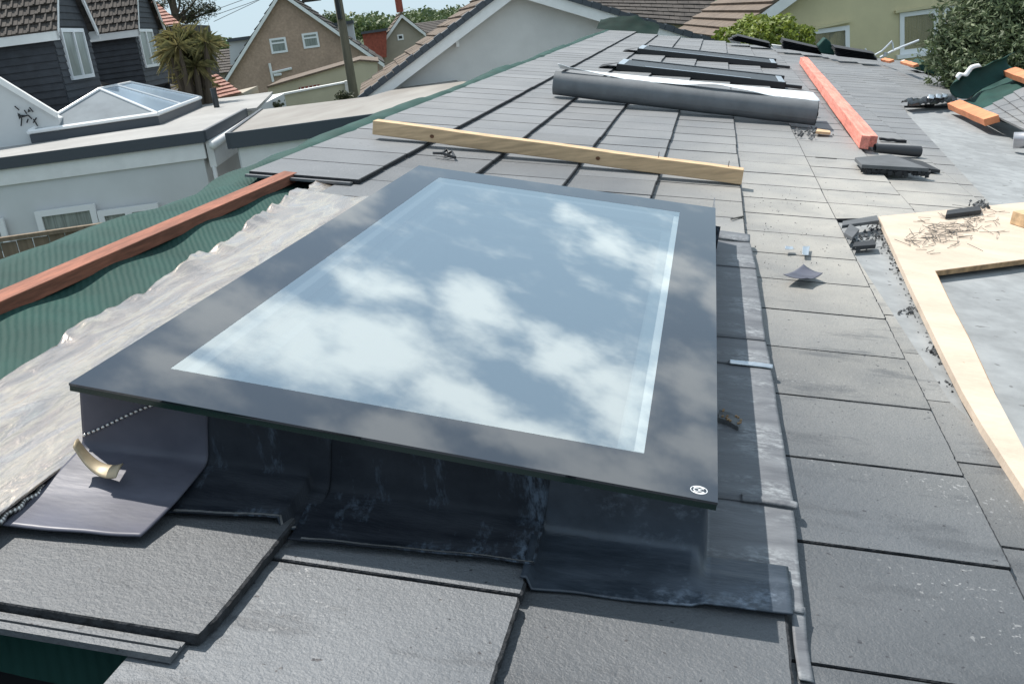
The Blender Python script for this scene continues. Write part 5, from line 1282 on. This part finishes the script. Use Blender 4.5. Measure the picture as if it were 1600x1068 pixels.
# olive like tree at right
t = thing('grey_green_tree', Vector((*Pd(1560, 90, 12).xy, 0)), 'large grey green bushy tree with small narrow leaves at the upper right', 'tree')
mb = MB()
for px, py, dist, r_ in ((1540, 80, 12, .52), (1505, 95, 11.8, .38), (1575, 40, 12.2, .62), (1530, 30, 12.1, .45), (1590, 120, 11.6, .50), (1480, 75, 12, .24), (1640, 70, 12, .8), (1545, 135, 11.4, .32), (1510, 125, 11.6, .26), (1560, -10, 12.2, .5)):
    foliage(mb, Pd(px, py, dist), (r_, r_, r_*.95), int(6500*r_), .038, rg, .35, .35, .28, .3, seed=px)
obj('crown', mb, 'leaf_olive', t)
mb = MB(); b0_ = Vector((*Pd(1570, 90, 12).xy, 0)); mb.tube([b0_, b0_+Vector((.05, 0, 1.5)), Pd(1560, 110, 12)], [.16, .12, .07], 8)
for x, y in ((1500, 90), (1540, 40), (1590, 40), (1620, 90)): mb.tube([b0_+Vector((.03, 0, 1.5)), Pd(1560, 120, 12).lerp(Pd(x, y, 12), .5), Pd(x, y, 12)], [.09, .05, .02], 6)
obj('trunk', mb, 'bark', t)
# cordyline palms
t = thing('cabbage_palm', Vector((*Pd(295, 130, 25).xy, 0)), 'spiky cabbage palm clump with brown and green blades behind the dormers', 'palm')
mb = MB(); mbt = MB(); b0_ = Vector((*Pd(298, 130, 25).xy, 0))
for px, py, r_, n in ((270, 58, .42, 150), (290, 62, .50, 190), (312, 72, .50, 190), (268, 82, .40, 150), (288, 88, .45, 160), (306, 104, .42, 140), (300, 128, .45, 160), (322, 66, .36, 110), (278, 72, .42, 150), (325, 96, .30, 80), (315, 132, .36, 100)):
    c = Pd(px, py, 25+rg.uniform(-.5, .5)); mbt.tube([b0_+Vector((rg.uniform(-.2, .2), 0, 0)), b0_.lerp(c, .5)+Vector((0, 0, .3)), c], [.12, .09, .06], 6)
    for _ in range(int(n*.7)):
        d = Vector((rg.gauss(0, 1), rg.gauss(0, 1), rg.gauss(.25, .8))).normalized(); s = d.cross(Vector((0, 0, 1))); s = s.normalized()*.014 if s.length > .01 else Vector((.014, 0, 0)); ln = r_*rg.uniform(.5, 1.5)
        m_ = c+d*ln*.55; e_ = c+d*ln-Vector((0, 0, ln*rg.uniform(.05, .45))); mb.face([c-s*.6, m_-s, e_, m_+s, c+s*.6])
obj('fronds', mb, 'leaf_palm', t); obj('trunk', mbt, 'bark', t)
# dark pine top
t = thing('pine_tree', Vector((*Pd(290, 30, 38).xy, 0)), 'dark open pine crown with bare branches against the sky at upper left', 'tree')
mb = MB(); mbt = MB(); b0_ = Vector((*Pd(276, 40, 38).xy, 0)); top_ = Pd(268, -10, 38); mbt.tube([b0_, Pd(276, 40, 38), top_], [.25, .14, .10], 8)
for px, py, r_ in ((262, -2, .35), (290, 6, .42), (305, 14, .45), (322, 10, .40), (295, 24, .40), (318, 22, .38), (282, -8, .4), (310, -6, .5), (330, 16, .28), (250, 8, .28), (300, 33, .3)):
    c = Pd(px, py, 38); mbt.tube([Pd(274, 30, 38), Pd(274, 30, 38).lerp(c, .6)+Vector((0, 0, -.1)), c], [.07, .04, .02], 5); foliage(mb, c, (r_*1.1, r_, r_*.55), 300, .05, rg, .2, .5, .35, seed=px)
obj('crown', mb, 'leaf_pine', t); obj('trunk', mbt, 'bark', t)
# far treed hill
hill = MB()
def hillf(a, b):
    az = R(-50+42*a); d = 170+160*b; h = 2.0+5.5*b+3.0*nzf(a*7, b*2, 4)*b
    return Vector((math.sin(az)*d, math.cos(az)*d, h-2))
hill.grid(hillf, 60, 10); o = obj('hill', hill, 'grass', smooth=True); o['kind'] = 'structure'
mb = MB()
for i in range(110):
    px = rg.uniform(500, 720); py = 52-(px-500)*.13+rg.gauss(0, 3.5)+(6 if px > 600 else 0); r_ = rg.uniform(1.2, 2.6); foliage(mb, Pd(px, py, rg.uniform(125, 165)), (r_, r_, r_*.75), 110, .30, rg, .55, .3, .7, seed=px)
for i in range(25):
    px = rg.uniform(345, 372); foliage(mb, Pd(px, 80+rg.gauss(0, 3), 120), (1.3, 1.3, 1.), 80, .25, rg, .5, .3, .7, seed=px)
o = tag(obj('distant_wood', mb, 'leaf_far'), 'distant green wooded hillside behind the houses', 'trees'); o['kind'] = 'stuff'
t = thing('garden_tree', Vector((*Pd(512, 35, 90).xy, 0)), 'round green tree just left of the telegraph pole behind the brown gable', 'tree')
mb = MB(); foliage(mb, Pd(516, 33, 90), (1.0, 1.0, .8), 700, .14, rg, .4, .35, .6); foliage(mb, Pd(535, 42, 90), (.9, .9, .6), 400, .14, rg, .4, .35, .6, seed=4); obj('crown', mb, 'leaf_far', t)
mb = MB(); b0_ = Vector((*Pd(516, 33, 90).xy, 0)); mb.tube([b0_, Pd(516, 33, 90)], [.25, .12], 7); obj('trunk', mb, 'bark', t)
# shrub bits by garden wall
t = tag(obj('wall_shrub', (lambda m_: (foliage(m_, Pd(536, 150, 24), (.22, .2, .12), 300, .04, rg, .3, .3, .6), foliage(m_, Pd(426, 164, 24), (.28, .2, .08), 200, .04, rg, .3, .3, .6, seed=3), m_)[-1])(MB()), 'leaf_pine'), 'small dark weeds at the foot of the garden wall', 'weeds'); t['kind'] = 'stuff'

for o in C.objects:
    for k_ in ('_e', '_base'):
        if k_ in o.keys(): del o[k_]
